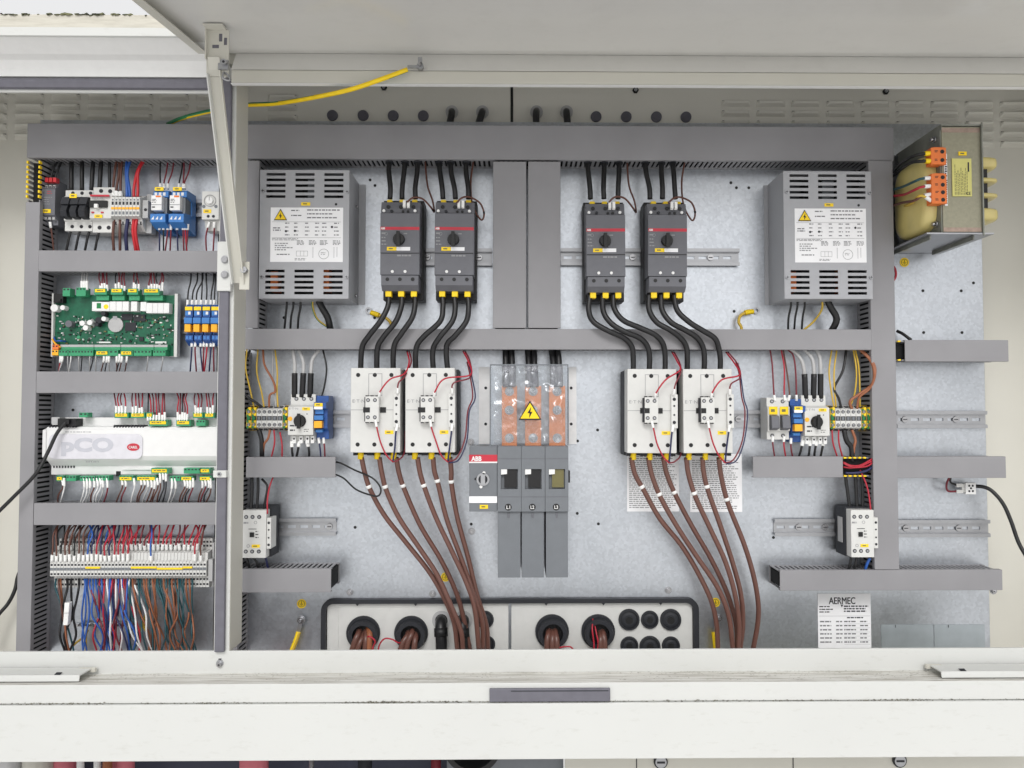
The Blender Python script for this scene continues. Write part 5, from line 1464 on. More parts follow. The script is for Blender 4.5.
# winding on the side facing the ducts and beyond
def wind(u0, u1, v0, v1, ya, yb, parent, nm='winding'):
    q = MB(fr); X0_, X1_ = fr.x(u0), fr.x(u1)
    zc, hz = (fr.z(v0) + fr.z(v1)) / 2, abs(fr.z(v0) - fr.z(v1)) / 2
    yc, hy = (ya + yb) / 2, abs(ya - yb) / 2
    n = 28; rings = []
    prof = [(0, 1.0), (.35, 1.0), (.7, .97), (.9, .9), (1, .78)]
    sgn = lambda c: (1 if c >= 0 else -1)
    for t_, s_ in prof:
        rings.append([(X1_ + (X0_ - X1_) * t_, yc + hy * s_ * sgn(math.cos(a)) * abs(math.cos(a)) ** .5, zc + hz * s_ * sgn(math.sin(a)) * abs(math.sin(a)) ** .5) for a in [2 * math.pi * k / n for k in range(n)]])
    q.v = [p for r_ in rings for p in r_]
    for i in range(len(rings) - 1):
        for k in range(n):
            q.f.append([i * n + k, i * n + (k + 1) % n, (i + 1) * n + (k + 1) % n, (i + 1) * n + k]); q.m.append(None); q.s.append(True)
    q.f.append([(len(rings) - 1) * n + k for k in range(n)]); q.m.append(None); q.s.append(True)
    return part(nm, q, 'varnish', parent)
wind(929, 941, 149, 228, YZ + .014, -.03, tr)
for v0, v1 in ((150, 164), (172, 178), (187.5, 193.5), (202, 217.5)): wind(1009, 982.5, v0, v1, YZ + .025, -.06, tr, 'winding_rib')
q = MB(fr); q.b(982.4, 158, 999, 208, YZ + .035, -.065, 'black'); part('winding_core', q, 'black', tr)
q = MB(fr)
part_bolts = ((-.03, 155), (-.03, 219), (YZ + .018, 136.5), (YZ + .018, 222))
for yy, v in part_bolts:
    q = MB(fr); r_ = .0068 if yy > -.1 else .004
    X = fr.x(941.2); Z = fr.z(v)
    q.tube([Vector((X, yy, Z)), Vector((X - .003, yy, Z))], r_ * 1.5, 'steel', 18); q.tube([Vector((X - .003, yy, Z)), Vector((X - .009, yy, Z))], r_, 'chrome', 6)
    part('bolt', q, 'steel', tr)
q = MB(fr); q.b(944, 154, 947, 206, YZ - .0015, YZ - .0006); q.dashes(944.5, 155, 946.8, 205, 22, YZ - .0018, 'ink', 4, 1.1, .6); part('terminal_numbers', q, 'w_white', tr)
for n_, (v0, v1) in enumerate(((148.8, 165.6), (174.8, 204.6))):
    q = MB(fr); q.b(929.5, v0, 944.6, v1, YZ - .007, YZ + .012); q.b(932, v0 - .8, 943, v0 + 1, YZ - .005, YZ + .008)
    tb = part('terminal_block', q, 'orange', tr, bevel=.0008)
    k = 2 if n_ == 0 else 4
    q = MB(fr)
    for i in range(k):
        v = v0 + (i + .5) * (v1 - v0) / k
        q.c(940.6, v, 2, YZ - .0075, YZ - .002, 'black', 14); q.dashes(933, v - 1.2, 936.5, v + 1.2, 2, YZ - .0073, 'ink', i, 1, .5)
    part('screw_wells', q, 'black', tb)
q = MB(fr); q.b(951.8, 158.8, 971.2, 196.5, YZ - .0016, YZ - .0006); pl = part('rating_plate', q, 'gold', tr)
q = MB(fr)
r9 = random.Random(5)
for i in range(9):      # print runs sideways up the plate
    u = 954.3 + i * 1.5; v = 195
    while v > 163 + r9.uniform(0, 14):
        L = r9.uniform(1, 3.4); q.quad(u, v - L, u + .6, v, YZ - .0018, 'olive'); v -= L + .7
q.quad(967.3, 162.5, 968.8, 172, YZ - .0018, 'ink'); q.text('CE', 965.4, 192, 969.8, 195.2, YZ - .0018, 'ink')
part('print', q, 'olive', pl)
tagpart(fr, 958.6, 151.8, 966.8, 155.6, YZ - .0006, tr)
tw = [('cable_black', 'upper black', (930, 153.4), [(893, 172, -.03), (899, 165, -.08), (910, 157, -.15), (922, 154.5, -.173)], 'yellow'), ('cable_black', 'lower black', (930, 161), [(893, 176, -.03), (901, 169, -.08), (912, 163, -.15), (922, 161.5, -.173)], 'yellow'),
      ('w_teal', 'teal blue', (929.5, 178), [(892, 190, -.05), (902, 187, -.1), (914, 182, -.16), (922, 179, -.173)], 'sleeve'), ('w_red', 'dull red', (929.5, 186), [(892, 196, -.05), (904, 195, -.1), (914, 190, -.16), (922, 187, -.173)], 'sleeve'),
      ('w_brown', 'brown', (929.5, 194), [(892, 206, -.05), (903, 203, -.1), (914, 201, -.16), (922, 196, -.173)], 'sleeve'), ('w_yellow', 'yellow', (929.5, 201.5), [(905, 206, -.08), (912, 203, -.14), (918, 197, -.17), (924, 196, -.174)], 'sleeve')]
for m_, nm, e, pts, fm in tw:
    W('supply_wire', f'{nm} wire entering the orange transformer terminals', pts + [(e[0] + 3, e[1], -.173)], 1.25 if m_ != 'cable_black' else 1.5, m_, 'wires of the transformer terminals', end=('ferrule', 8, fm, 1.5))
W('signal_wire', 'short red wire poking out beside the yellow sticker under the transformer', [(890, 264, -.02), (895, 268, -.03), (896, 276, -.03), (891, 284, -.03)], 1.2, 'w_red', end=None)
# connector and black cable
fr = Fr(965, 487.5, -.02)
cn = thing('wire_connector', 'small white connector hanging under the outer duct stub', 'connector', (fr.x(965), -.02, fr.z(494)))
q = MB(fr); q.b(964, 482.5, 974.3, 494, -.026, -.016); part('housing', q, 'white', cn, bevel=.0006)
q = MB(fr); q.b(955.5, 483.5, 961.5, 487, -.024, -.018); q.b(955.5, 489.6, 962, 493, -.024, -.018); q.b(961.5, 484, 964, 492, -.022, -.019); part('wire_sleeve', q, 'lgrey', cn)
q = MB(fr)
for a, v in ((967.5, 485.5), (971, 485.5), (967.5, 490.8), (971, 490.8), (969.2, 488)): q.c(a, v, 1.1, -.0263, -.025, 'ink', 8)
part('contacts', q, 'ink', cn)
W('signal_cable', 'black cable running from the small white connector to the cabinet edge', [(973, 486, -.02), (984, 487, -.03), (993, 492, -.04), (1003, 504, -.05), (1011, 522, -.06), (1020, 545, -.07), (1034, 568, -.09)], 1.8, 'cable_black', cat='cable')
W('signal_wire', 'dark red wire arching into the small white connector', [(950, 476, -.03), (946.5, 484, -.026), (948, 490.5, -.024), (957, 491.3, -.021)], 1, 'w_dred')
W('signal_wire', 'black wire dropping into the small white connector', [(951, 476, -.03), (950.5, 482, -.026), (957, 485.2, -.021)], 1, 'cable_black')
W('signal_cable', 'short dark lead resting on the outer duct stub', [(897, 331, -.01), (903, 334, -.02), (911, 340, -.03)], 1.6, 'cable_black', cat='cable')

# cables through the back wall above the long duct
fb = Fr(512, 116, YB)
for i, (u, du) in enumerate(((452, -1.5), (482.5, -4), (536.5, 1), (566.5, 2.5))):
    lab = ('black cable through the back wall, first of four above the long duct', 'black cable through the back wall, leaning most, second of four', 'black cable through the back wall, third of four, past the seam', 'black cable through the back wall, last of four above the long duct')[i]
    W('entry_cable', lab, [(u, 111.5, YB + .01), (u, 111.5, YB - .012), (u - .5 + du * .1, 114, YB - .026), (u - 1 + du, 128, YB - .03), (u - 1 + du, 140, YB - .03)], 3.4, 'cable_black', 'black entry cables at the back wall', 'cable', seg=12)
    f2 = Fr(u, 112, YB); t = thing('cable_gland', ('pale gland ring round the first of four cables above the long duct', 'pale gland ring round the second cable, left of the wall seam', 'pale gland ring round the third cable, just past the seam', 'pale gland ring round the last of four cables above the long duct')[i], 'cable gland', (f2.x(u), YB, f2.z(112)), 'gland rings at the back wall')
    q = MB(f2); q.c(u, 112.5, 6.2, YB - .006, YB, 'w_grey', 24, r2=6.4, hole=3.5); part('ring', q, 'w_grey', t)
# earth lead to the raised door
o = W('earth_wire', 'green and yellow earth lead strung up to the raised door', [(168, 124, -.02), (185, 117, -.06), (212, 111, -.10), (243, 105, -.12), (275, 103.5, -.14), (310, 98.5, -.19), (350, 90, -.235), (385, 78, -.246), (407.5, 69.5, -.243)], 2.0, 'yellow', None, 'earth lead', m2='w_green', seg=16, n=8, twist=(.75, .25))
f2 = Fr(418, 67, -.235); q = MB(f2); q.b(408, 66.8, 418, 69.6, -.242, -.239); q.c(420.5, 67, 3.4, -.241, -.233, 'steel', 16); q.c(420.5, 67, 1.7, -.251, -.241, 'chrome', 8); q.b(418.4, 58.5, 422.5, 66, -.241, -.237, 'steel')
part('cable_lug', q, 'steel', o)
# ================================================================== TERMINAL BAY, TOP ROW
Y1 = -.052
fr = Fr(48, 200, Y1)
t = thing('relay_module', 'dark grey relay module with red terminals beside the tall slotted duct', 'relay', (fr.x(48), 0, fr.z(224)))
q = MB(fr); q.pv([(-.0105, 179), (-.04, 179), (-.04, 184), (Y1, 189), (Y1, 215), (-.04, 219), (-.04, 224), (-.0105, 224)], 41.6, 55); part('body', q, 'dgrey', t, bevel=.0008)
for a in (46, 50, 54): 
    q = MB(fr); q.b(a - 1.6, 177.5, a + 1.6, 182, -.052, -.04); part('red_plug', q, 'red', t, bevel=.0004)
q = MB(fr)
for a in (44.5, 48.5, 52.5):
    q.b(a - 1.2, 184.4, a + 1.2, 188, -.0475, -.04, 'w_grey'); q.b(a - 1.2, 215.5, a + 1.2, 219, -.0475, -.035, 'w_grey'); q.c(a, 186.2, .9, -.048, -.04, 'ink', 8)
part('terminals', q, 'w_grey', t)
q = MB(fr); q.dashes(47, 191, 53, 195, 2, Y1 - .0003, 'redband', 1, 1, .3); q.dashes(43.5, 197, 52, 206, 4, Y1 - .0003, 'ink_pale', 2, .7, .25); part('print', q, 'ink_pale', t)
tagpart(fr, 42.8, 209.3, 51, 213, Y1, t)
Y1 = -.068
fr = Fr(74, 205, Y1)
t = thing('fuse_holder', 'cream three pole fuse holder with dark levers in the terminal bay', 'fuse holder', (fr.x(74), 0, fr.z(229)))
q = MB(fr); q.pv([(-.0105, 187), (-.046, 187), (-.046, 193), (-.05, 194), (-.05, 218), (-.046, 219), (-.046, 228.5), (-.0105, 228.5)], 58.6, 86.4); part('body', q, 'lgrey', t, bevel=.0008)
for i, a in enumerate((64, 73.3, 82)):
    q = MB(fr); q.pv([(-.0502, 195), (-.062, 196), (Y1, 204), (-.0502, 206)], a - 4.1, a + 4.1); q.pv([(-.0502, 206), (Y1 + .002, 205), (Y1 - .004, 211), (Y1, 216.5), (-.0502, 217.5)], a - 3.2, a + 3.2)
    part('lever', q, 'rubber' if i != 2 else 'rubber', t, bevel=.0006)
    q = MB(fr)
    for v in (190, 224): q.c(a + 2.2, v, 1.8, -.0464, -.045, 'ink', 12)
    part('terminal_hole', q, 'ink', t)
tagpart(fr, 68.3, 193.3, 75.6, 197.4, -.064, t)
fr = Fr(97, 205, Y1)
t = thing('circuit_breaker', 'white two pole breaker with red stripe and black toggle band', 'circuit breaker', (fr.x(97), 0, fr.z(230)))
q = MB(fr); q.pv([(-.0105, 184), (-.046, 184), (-.046, 192.5), (Y1 + .012, 194), (Y1 + .01, 217), (-.046, 219), (-.046, 230), (-.0105, 230)], 86.8, 108.6); part('body', q, 'lgrey', t, bevel=.0008)
yb_ = Y1 + .0095
q = MB(fr); q.b(88, 193.7, 107, 195.4, yb_ - .003, yb_); part('red_stripe', q, 'redband', t)
q = MB(fr); q.b(87.4, 199.6, 105, 206.2, yb_ - .003, yb_ + .001); part('toggle_band', q, 'black', t)
q = MB(fr); q.b(93.4, 203.5, 97, 207.5, yb_ - .008, yb_); part('toggle', q, 'white', t, bevel=.0005)
q = MB(fr); q.b(89, 210.5, 91.5, 211.8, yb_ - .0012, yb_ + .001, 'redband'); q.b(98.5, 210.5, 101, 211.8, yb_ - .0012, yb_ + .001, 'redband'); q.dashes(90, 196.3, 102, 199, 1, yb_ - .0022, 'ink_pale', 2, 1, .5); part('print', q, 'redband', t)
tagpart(fr, 92.3, 213.5, 100.2, 216.8, yb_ - .0006, t)
q = MB(fr)
for a, v in ((94.8, 187.8), (104, 188), (94, 225), (103.2, 225)): q.c(a, v, 2.1, -.0464, -.045, 'ink', 12)
part('terminal_holes', q, 'ink', t)
# spring terminals
fr = Fr(125, 212, -.058)
t = thing('terminal_row', 'row of cream spring terminals with orange markers in the terminal bay', 'terminal block', (fr.x(125), 0, fr.z(230)), 'small terminal rows')
for i in range(8):
    u = 111 + i * 3.6
    if i == 0:
        q = MB(fr); q.pv([(-.0105, 192), (-.03, 192), (-.045, 196), (-.058, 197), (-.058, 216), (-.045, 218), (-.045, 222), (-.03, 229), (-.0105, 229)], u, u + 3.2); src = part('terminal', q, 'lgrey', t)
        q = MB(fr); q.b(u + .6, 201.6, u + 2.6, 204.8, -.0584, -.056, 'ink'); q.b(u + .8, 199, u + 2.4, 200.6, -.0584, -.056, 'mgrey'); q.b(u + .6, 211.5, u + 2.6, 214.5, -.0584, -.056, 'mgrey'); q.b(u + .1, 207.2, u + 3.1, 209.4, -.0588, -.0575, 'orange_yellow'); q.b(u + .8, 220, u + 2.4, 223, -.0454, -.04, 'ink'); part('clips', q, 'ink', src)
    else:
        c = shift_copy(src, t, 3.6 * i * fr.k, 0, 0)
        for g in src.children:
            d = g.copy(); COL.objects.link(d); d.parent = c
q = MB(fr); q.b(140.3, 199, 146, 217, -.05, -.0105); q.b(139.6, 190, 145, 230, -.03, -.0105); q.c(143.6, 208.6, 1.6, -.0504, -.05, 'ink', 10); part('end_stop', q, 'w_grey', t, bevel=.0006)
# blue relays with clear cubes
fr = Fr(159, 210, Y1)
t = thing('plug_in_relay', 'blue socket relay with white plug cube next to the spring terminals', 'relay', (fr.x(159), 0, fr.z(230)), 'blue plug-in relays')
q = MB(fr); q.pv([(-.0105, 188), (-.05, 188), (-.056, 190), (-.056, 195.5), (-.03, 197), (-.03, 211), (-.056, 212), (Y1, 214), (Y1, 222), (-.05, 226), (-.0105, 230)], 150.2, 165.4); part('socket', q, 'blue', t, bevel=.0007)
q = MB(fr); q.b(151, 195.2, 161.5, 210.2, Y1, -.031); part('plug_cube', q, 'w_white', t, bevel=.0008)
q = MB(fr); q.b(161.6, 196.2, 164.2, 212, Y1 + .012, -.031); part('cube_shell', q, 'mgrey', t)
q = MB(fr); q.b(155.5, 195.6, 160.5, 197.2, Y1 - .0006, Y1, 'orange'); q.dashes(152, 199, 160, 203.5, 3, Y1 - .0003, 'ink', 1, .7, .4); q.quad(151, 204.5, 161.4, 205, Y1 - .0003, 'mgrey'); q.dashes(152, 206.5, 155, 208, 1, Y1 - .0003, 'ink', 2, 1, .8); part('print', q, 'ink', t)
q = MB(fr)
for i in range(3): 
    u = 152.6 + i * 4.2; q.b(u - 1.1, 190.8, u + 1.5, 194, -.0564, -.055, 'w_white'); q.poly([(u - 1.2, 219.5), (u + 1.4, 219.5), (u + 1.4, 216)], Y1 - .0004, Y1, 'w_white')
part('terminals', q, 'w_white', t)
tagpart(fr, 152.2, 185.8, 161, 189.4, -.058, t)
rl2 = dup(t, 'blue socket relay with white plug cube next to the thermostat', P(168.6, 195, Y1) - P(150.2, 195, Y1))
q = MB(fr); 
# thermostat
fr = Fr(209, 205, -.05)
t = thing('thermostat', 'white cabinet thermostat with a round dial beside the door post', 'thermostat', (fr.x(209), 0, fr.z(229)))
q = MB(fr); q.b(201.7, 191.2, 219, 219.5, -.05, -.0105); q.pv([(-.0105, 219.5), (-.042, 219.5), (-.036, 229.5), (-.0105, 229.5)], 203, 219); part('body', q, 'lgrey', t, bevel=.0012)
q = MB(fr); q.c(210, 200.8, 6, -.0512, -.05, 'ink_pale', 28, hole=5.5); q.c(210, 200.8, 3.4, -.054, -.05, 'white', 20); q.quad(209.7, 197, 210.3, 201, -.0543, 'ink_pale')
part('dial', q, 'white', t)
for a in (203.9, 216): 
    q = MB(fr); q.c(a, 206.5, 1.7, -.0506, -.05, 'mgrey', 10); part('screw', q, 'mgrey', t)
q = MB(fr); q.c(208.4, 216.3, 1.5, -.0504, -.05, 'ink', 10); q.c(213.6, 216.3, 1.5, -.0504, -.05, 'ink', 10); part('terminal_holes', q, 'ink', t)
tagpart(fr, 203.6, 209.5, 211.4, 213, -.05, t)
# top row wires
bunch('control_wire', 'above the terminal bay top row', 'wires above the terminal bay top row',
      [('cable_black', 'thin black', [(60, 158, -.03), (54, 168, -.04), (50, 180, -.045)], None, None, 1.1), ('cable_black', 'thin black', [(63, 158, -.03), (58, 170, -.04), (54, 181, -.045)], None, None, 1.1)]
      + [('cable_black', 'thick black', [(a, 158, -.03), (a, 172, -.04), (a, 190, -.04)], None, None, 2.1) for a in (71.5, 82)]
      + [('cable_black', 'thick black', [(a + 1, 158, -.03), (a, 172, -.04), (a - 1, 190, -.04)], None, None, 2.1) for a in (92.5, 100.5)] + [('cable_black', 'black', [(109, 158, -.03), (109.5, 172, -.035), (110, 232, -.03)], None, None, 1.5)]
      + [('w_brown', 'brown', [(117, 158, -.03), (115, 172, -.04), (113, 188, -.04), (113.5, 197, -.045)], None, FER, 1.2), ('w_brown', 'brown', [(119, 158, -.03), (119, 172, -.04), (116.5, 188, -.04), (117, 197, -.045)], None, FER, 1.2), ('w_brown', 'brown', [(123, 158, -.03), (121, 172, -.04), (120.5, 188, -.04), (120.8, 197, -.045)], None, FER, 1.2)]
      + [('w_blue', 'blue', [(127, 158, -.03), (126.5, 172, -.04), (127, 188, -.04), (127, 197, -.045)], None, None, 1.4), ('w_blue', 'blue', [(131, 158, -.03), (127.5, 172, -.042), (129.5, 188, -.04), (130, 197, -.045)], None, None, 1.4)]
      + [('red', 'bright red', [(144, 158, -.03), (137, 172, -.04), (134, 188, -.042), (134, 197, -.045)], None, None, 1.4), ('red', 'bright red', [(145, 159, -.03), (138.5, 172, -.042), (137.5, 188, -.04), (137.6, 197, -.045)], None, None, 1.4)])
bunch('control_wire', 'above the blue plug-in relays', 'wires above the plug-in relays',
      [(m_, nm, [(a, 160, -.03), (a + d * .4, 172, -.035), (a + d, 182, -.04), (a + d, 189, -.045)], None, FER, .75) for m_, nm, a, d in (('cable_black', 'black', 160.5, 0), ('w_dred', 'dark red', 168, -3.5), ('w_dred', 'dark red', 174, -6), ('cable_black', 'black', 183, -4), ('w_dred', 'dark red', 184, -1), ('w_dred', 'dark red', 191, -6))])
bunch('control_wire', 'below the terminal bay top row', 'wires below the terminal bay top row',
      [('w_brown', 'brown', [(50, 222, -.045), (52, 235, -.04), (54, 253, -.035)], FER, None, .8)]
      + [('cable_black', 'slanting black', [(a, 228, -.04), (a - 3, 238, -.04), (a - 6, 253, -.035)], None, None, 1.2) for a in (72, 81, 90.5, 100.5)]
      + [('w_brown', 'brown', [(114, 220, -.045), (113, 235, -.045), (114, 253, -.035)], None, None, 1.4), ('w_brown', 'brown', [(120, 220, -.045), (120, 235, -.045), (120, 253, -.035)], None, None, 1.4), ('w_dblue', 'blue', [(128, 218, -.045), (126, 235, -.045), (127, 253, -.035)], None, None, 1.8), ('red', 'bright red', [(134, 218, -.045), (133, 232, -.045), (136, 253, -.035)], None, None, 1.5), ('red', 'bright red', [(137, 218, -.045), (135.5, 232, -.047), (139, 253, -.035)], None, None, 1.5)]
      + [(m_, nm, [(a, 224, -.048), (a + d * .3, 236, -.045), (a + d, 253, -.035)], FER, None, .8) for m_, nm, a, d in (('w_dblue', 'dark blue', 159.5, 0), ('cable_black', 'black', 163.5, 0), ('w_dred', 'dark red', 168, -3), ('w_dred', 'dark red', 171, -1), ('w_dblue', 'dark blue', 177, 1), ('w_dred', 'dark red', 183, 1), ('w_red', 'red', 185, 2), ('w_dred', 'dark red', 188, -2))]
      + [('w_dred', 'dark red', [(209.5, 222, -.045), (206, 236, -.04), (206.5, 253, -.035)], FER, None, .8), ('w_dred', 'dark red', [(214.5, 222, -.045), (214, 236, -.04), (213, 253, -.035)], FER, None, .8)])
# ================================================================== CIRCUIT BOARD
YP = -.03
fr = Fr(115, 325, YP)
pc = thing('circuit_board', 'green controller circuit board with white relays and a coin cell', 'circuit board', (fr.x(115), 0, fr.z(357)))
q = MB(fr); q.b(53.5, 294.5, 178.5, 356.5, YP + .004, YP + .007); part('tray', q, 'lgrey', pc)
q = MB(fr); q.b(55, 295, 175.5, 356, YP + .0005, YP + .0025); part('board', q, 'pcb', pc)
for a, b_ in ((53.2, 55), (175.6, 178.6)):
    q = MB(fr); q.b(a, 294, b_, 357, YP - .006, YP + .008); part('tray_wall', q, 'lgrey', pc)
q = MB(fr)
r8 = random.Random(21)
for i in range(240):
    u, v = r8.uniform(57, 174), r8.uniform(315, 344)
    if (u - 116) ** 2 + (v - 325) ** 2 < 90: continue
    a, b_ = r8.choice([(1.6, .8), (.8, 1.6), (1.1, 1.1), (2.4, 1.2)])
    q.b(u, v, u + a, v + b_, YP - r8.uniform(.0006, .003), YP + .0006, r8.choice(['white', 'black', 'w_grey', 'w_grey', 'olive', 'ink', 'pcb']))
for i in range(26):
    u, v = r8.uniform(57, 172), r8.uniform(316, 342); q.quad(u, v, u + r8.choice([.25, 3, 6]), v + r8.choice([.25, 3, .25]), YP + .0003, 'green')
part('small_components', q, 'ink', pc, kind='stuff')
q = MB(fr); q.b(56.5, 294.4, 66, 303.5, YP - .012, YP); q.b(61, 300, 64.6, 302.5, YP - .016, YP - .012); part('socket', q, 'black', pc)
for u, v, r_, m_ in ((58, 309, 3.7, 'white'), (66.2, 308.6, 2.4, 'white'), (86, 324, 2.6, 'white'), (93.4, 323.4, 2.6, 'white'), (89.3, 328.6, 2.6, 'white'), (107.2, 319.6, 2.3, 'white'), (72.5, 324.6, 3.4, 'dgrey'), (102, 321, 3.2, 'rubber'), (100, 325, 2.2, 'rubber'), (106.5, 314.5, 2.2, 'rubber')):
    q = MB(fr); q.c(u, v, r_, YP - .014, YP + .0004, m_, 16); part('capacitor', q, m_, pc)
q = MB(fr); q.c(116.5, 325, 7.4, YP - .004, YP - .0005, 'w_grey', 28); q.b(113.8, 316.4, 118, 319.5, YP - .0045, YP - .004, 'steel'); part('coin_cell', q, 'w_white', pc)
for u0, v0, u1, v1 in ((125.5, 322.5, 136.5, 331), (134, 314.6, 145.5, 321.5), (122, 314, 133, 320), (140, 337, 144, 341)):
    q = MB(fr); q.b(u0, v0, u1, v1, YP - .0025, YP + .0003); part('chip', q, 'rubber', pc)
for u0, u1, v0, v1 in ((96, 113.3, 303, 312), (113.6, 119.7, 302.6, 312), (120, 125.9, 302.6, 312), (126.2, 132.3, 302.6, 312), (134.6, 140.6, 302.6, 312.2), (144, 149.6, 303, 312), (149.8, 156, 304, 314), (156.2, 161, 304, 314), (161.2, 166.6, 304, 314), (166.8, 172.4, 304, 314)):
    q = MB(fr); q.b(u0, v0, u1, v1, YP - .016, YP + .0003); part('relay', q, 'white', pc, bevel=.0004)
q = MB(fr); q.b(100.8, 304.2, 105, 309.5, YP - .0164, YP - .016); part('green_sticker', q, 'green_dark', pc)
q = MB(fr); q.c(110, 307.8, 2.4, YP - .0164, YP - .016, 'yellow', 16); part('yellow_sticker', q, 'yellow', pc)
q = MB(fr); q.b(99.5, 341.7, 112, 343.2, YP - .002, YP + .0003); q.b(156, 341.5, 167, 343.5, YP - .002, YP + .0003); part('header', q, 'white', pc)
def plug(u0, u1, v0, v1, tagv=None, m_='green', Y=YP, parent=None, nm='plug_connector'):
    q = MB(fr); q.b(u0, v0, u1, v1, Y - .018, Y); o_ = part(nm, q, m_, parent or pc, bevel=.0005)
    q = MB(fr); n = max(2, int((u1 - u0) / 3))
    for i in range(n): q.b(u0 + (i + .25) * (u1 - u0) / n, v0 + .8, u0 + (i + .75) * (u1 - u0) / n, v0 + 2.2, Y - .0184, Y - .017)
    part('slots', q, 'ink', o_)
    if tagv:
        q = MB(fr); q.b(u0 + 1.2, tagv, u1 - 1.2, tagv + 3, Y - .0195, Y - .0182); q.dashes(u0 + 3, tagv + .8, u1 - 2, tagv + 2.6, 1, Y - .0197, 'olive', int(u0), 1, .6); part('tag', q, 'yellow', o_)
for u0, u1, v0, v1, tg in ((67.2, 74.5, 289.5, 297.5, None), (80.5, 90, 289, 297.5, None), (98.5, 110.8, 289.8, 296, 290.6), (114.8, 126.8, 289.8, 296, 290.6), (131.3, 141.8, 289.8, 296, 290.6), (147.3, 163, 290, 296.3, 290.8)): plug(u0, u1, v0, v1, tg)
for u0, u1 in ((99, 111.5), (114.8, 127), (131.5, 142), (147.3, 165)):
    q = MB(fr); q.b(u0, 296.4, u1, 301.2, YP - .012, YP + .0003); part('socket_row', q, 'green', pc, bevel=.0004)
for u0, u1 in ((64.5, 97.5), (98, 124), (124.5, 157), (157.5, 170.5)):
    q = MB(fr); q.b(u0, 345.2, u1, 350.6, YP - .012, YP + .0003); q.b(u0, 345.2, u1, 347.6, YP - .0124, YP - .012, 'w_grey'); part('socket_row', q, 'green', pc, bevel=.0004)
for u0, u1, tg in ((64.5, 73.5, None), (74, 98.5, None), (101, 114, 352.2), (114.2, 123, None), (125.5, 137.5, 352.2), (138.5, 156, None), (157.5, 170, None)): plug(u0, u1, 351, 356.5, tg)
plug(58, 64.2, 345.5, 350.3, None, 'orange'); plug(57.6, 64, 350.6, 356, None, 'orange_yellow')
W('signal_wire', 'short blue jumper wire at the lower corner of the circuit board', [(53.5, 333, -.02), (55, 341, -.04), (60, 341, -.048), (66, 341.5, -.032)], .8, 'w_blue')
W('signal_wire', 'short orange jumper wire at the lower corner of the circuit board', [(52, 334, -.02), (53, 340, -.035), (57, 345, -.042), (60, 347, -.046)], .9, 'orange_yellow')
reds = (100, 102.5, 105, 107.5, 116, 119, 122, 124.5, 133.5, 136, 138.5, 149, 152, 154.5, 157, 160, 162.5)
bunch('signal_wire', 'above the circuit board tagged plugs', 'wires above the circuit board',
      [('cable_black' if i % 5 == 4 else 'w_dred', 'black' if i % 5 == 4 else 'dark red', [(a + rnd.uniform(-2.5, 2), 268, -.035), (a + rnd.uniform(-1.5, 1.5), 277, -.045), (a, 284, -.045), (a, 291, -.044)], None, ('ferrule', rnd.uniform(5, 9), 'sleeve', 1.9), .62) for i, a in enumerate(reds)])
bunch('signal_wire', 'above the circuit board black socket', 'pale wires above the circuit board', [('w_grey', 'white sleeved', [(a + 1, 268, -.03), (a, 279, -.045), (a, 290, -.044)], None, ('ferrule', 9, 'sleeve', 1.8), .8) for a in (82, 84.4, 87)])
lows = [(60.5, 'w_red', 'red', 1), (62.5, 'w_white', 'white', 1), (68, 'w_grey', 'grey', 0), (71, 'w_white', 'white', 0), (79, 'w_grey', 'grey', 0), (82, 'ink', 'dark', 0), (90, 'w_grey', 'grey', 0), (93, 'ink', 'dark', 0), (96, 'w_grey', 'grey', 0), (104, 'w_brown', 'brown', 1), (107, 'ink', 'dark', 1), (109.3, 'w_grey', 'grey', 1), (117, 'w_brown', 'brown', 1), (119.5, 'ink', 'dark', 1), (122, 'w_brown', 'brown', 1), (127, 'w_brown', 'brown', 1), (148, 'w_grey', 'grey', 0), (163, 'w_grey', 'grey', 0)]
bunch('signal_wire', 'below the circuit board', 'wires below the circuit board',
      [(m_, nm, [(a, 354, -.044), (a - .3, 361, -.044), (a + rnd.uniform(-5, 1), 374, -.03)], ('ferrule', 9, 'sleeve', 1.9) if f_ else None, None, .6) for a, m_, nm, f_ in lows])
# slim relays
fr = Fr(190, 325, -.06)
def slim(label, u):
    t = thing('interface_relay', label, 'relay', (fr.x(u + 4), 0, fr.z(346)), 'slim blue relays beside the circuit board')
    q = MB(fr); q.pv([(-.0105, 304), (-.05, 304), (-.058, 308), (-.058, 317), (-.05, 318), (-.05, 334), (-.056, 335), (-.056, 340), (-.04, 345), (-.0105, 345)], u, u + 7.6); part('base', q, 'blue_dark', t, bevel=.0005)
    q = MB(fr); q.b(u + .2, 306.6, u + 7.4, 310.2, -.0596, -.058); part('tag', q, 'yellow', t)
    q = MB(fr); q.b(u + .4, 311, u + 6, 315.5, -.059, -.0575, 'blue'); q.b(u + 3.4, 311.6, u + 5.8, 314.5, -.0595, -.059, 'w_white'); part('label', q, 'blue', t)
    q = MB(fr); q.b(u - .2, 317.6, u + 7.6, 323.6, -.062, -.05); part('lever', q, 'blue', t, bevel=.0006)
    q = MB(fr); q.b(u + .8, 324.4, u + 6.8, 332, -.064, -.049); part('relay_cube', q, 'orange_yellow', t, bevel=.0008)
    q = MB(fr)
    for i in range(2): q.b(u + .8 + i * 3.4, 336, u + 3 + i * 3.4, 339, -.0566, -.055, 'blue')
    part('terminals', q, 'ink', t)
    return t
s0 = slim('slim blue relay with orange cube next to the circuit board edge', 184.5)
for i, lab in enumerate(('slim blue relay with orange cube, second from the circuit board', 'slim blue relay with orange cube, third from the circuit board', 'slim blue relay with orange cube, against the door post')): dup(s0, lab, Vector((8.8 * (i + 1) * fr.k, 0, 0)))
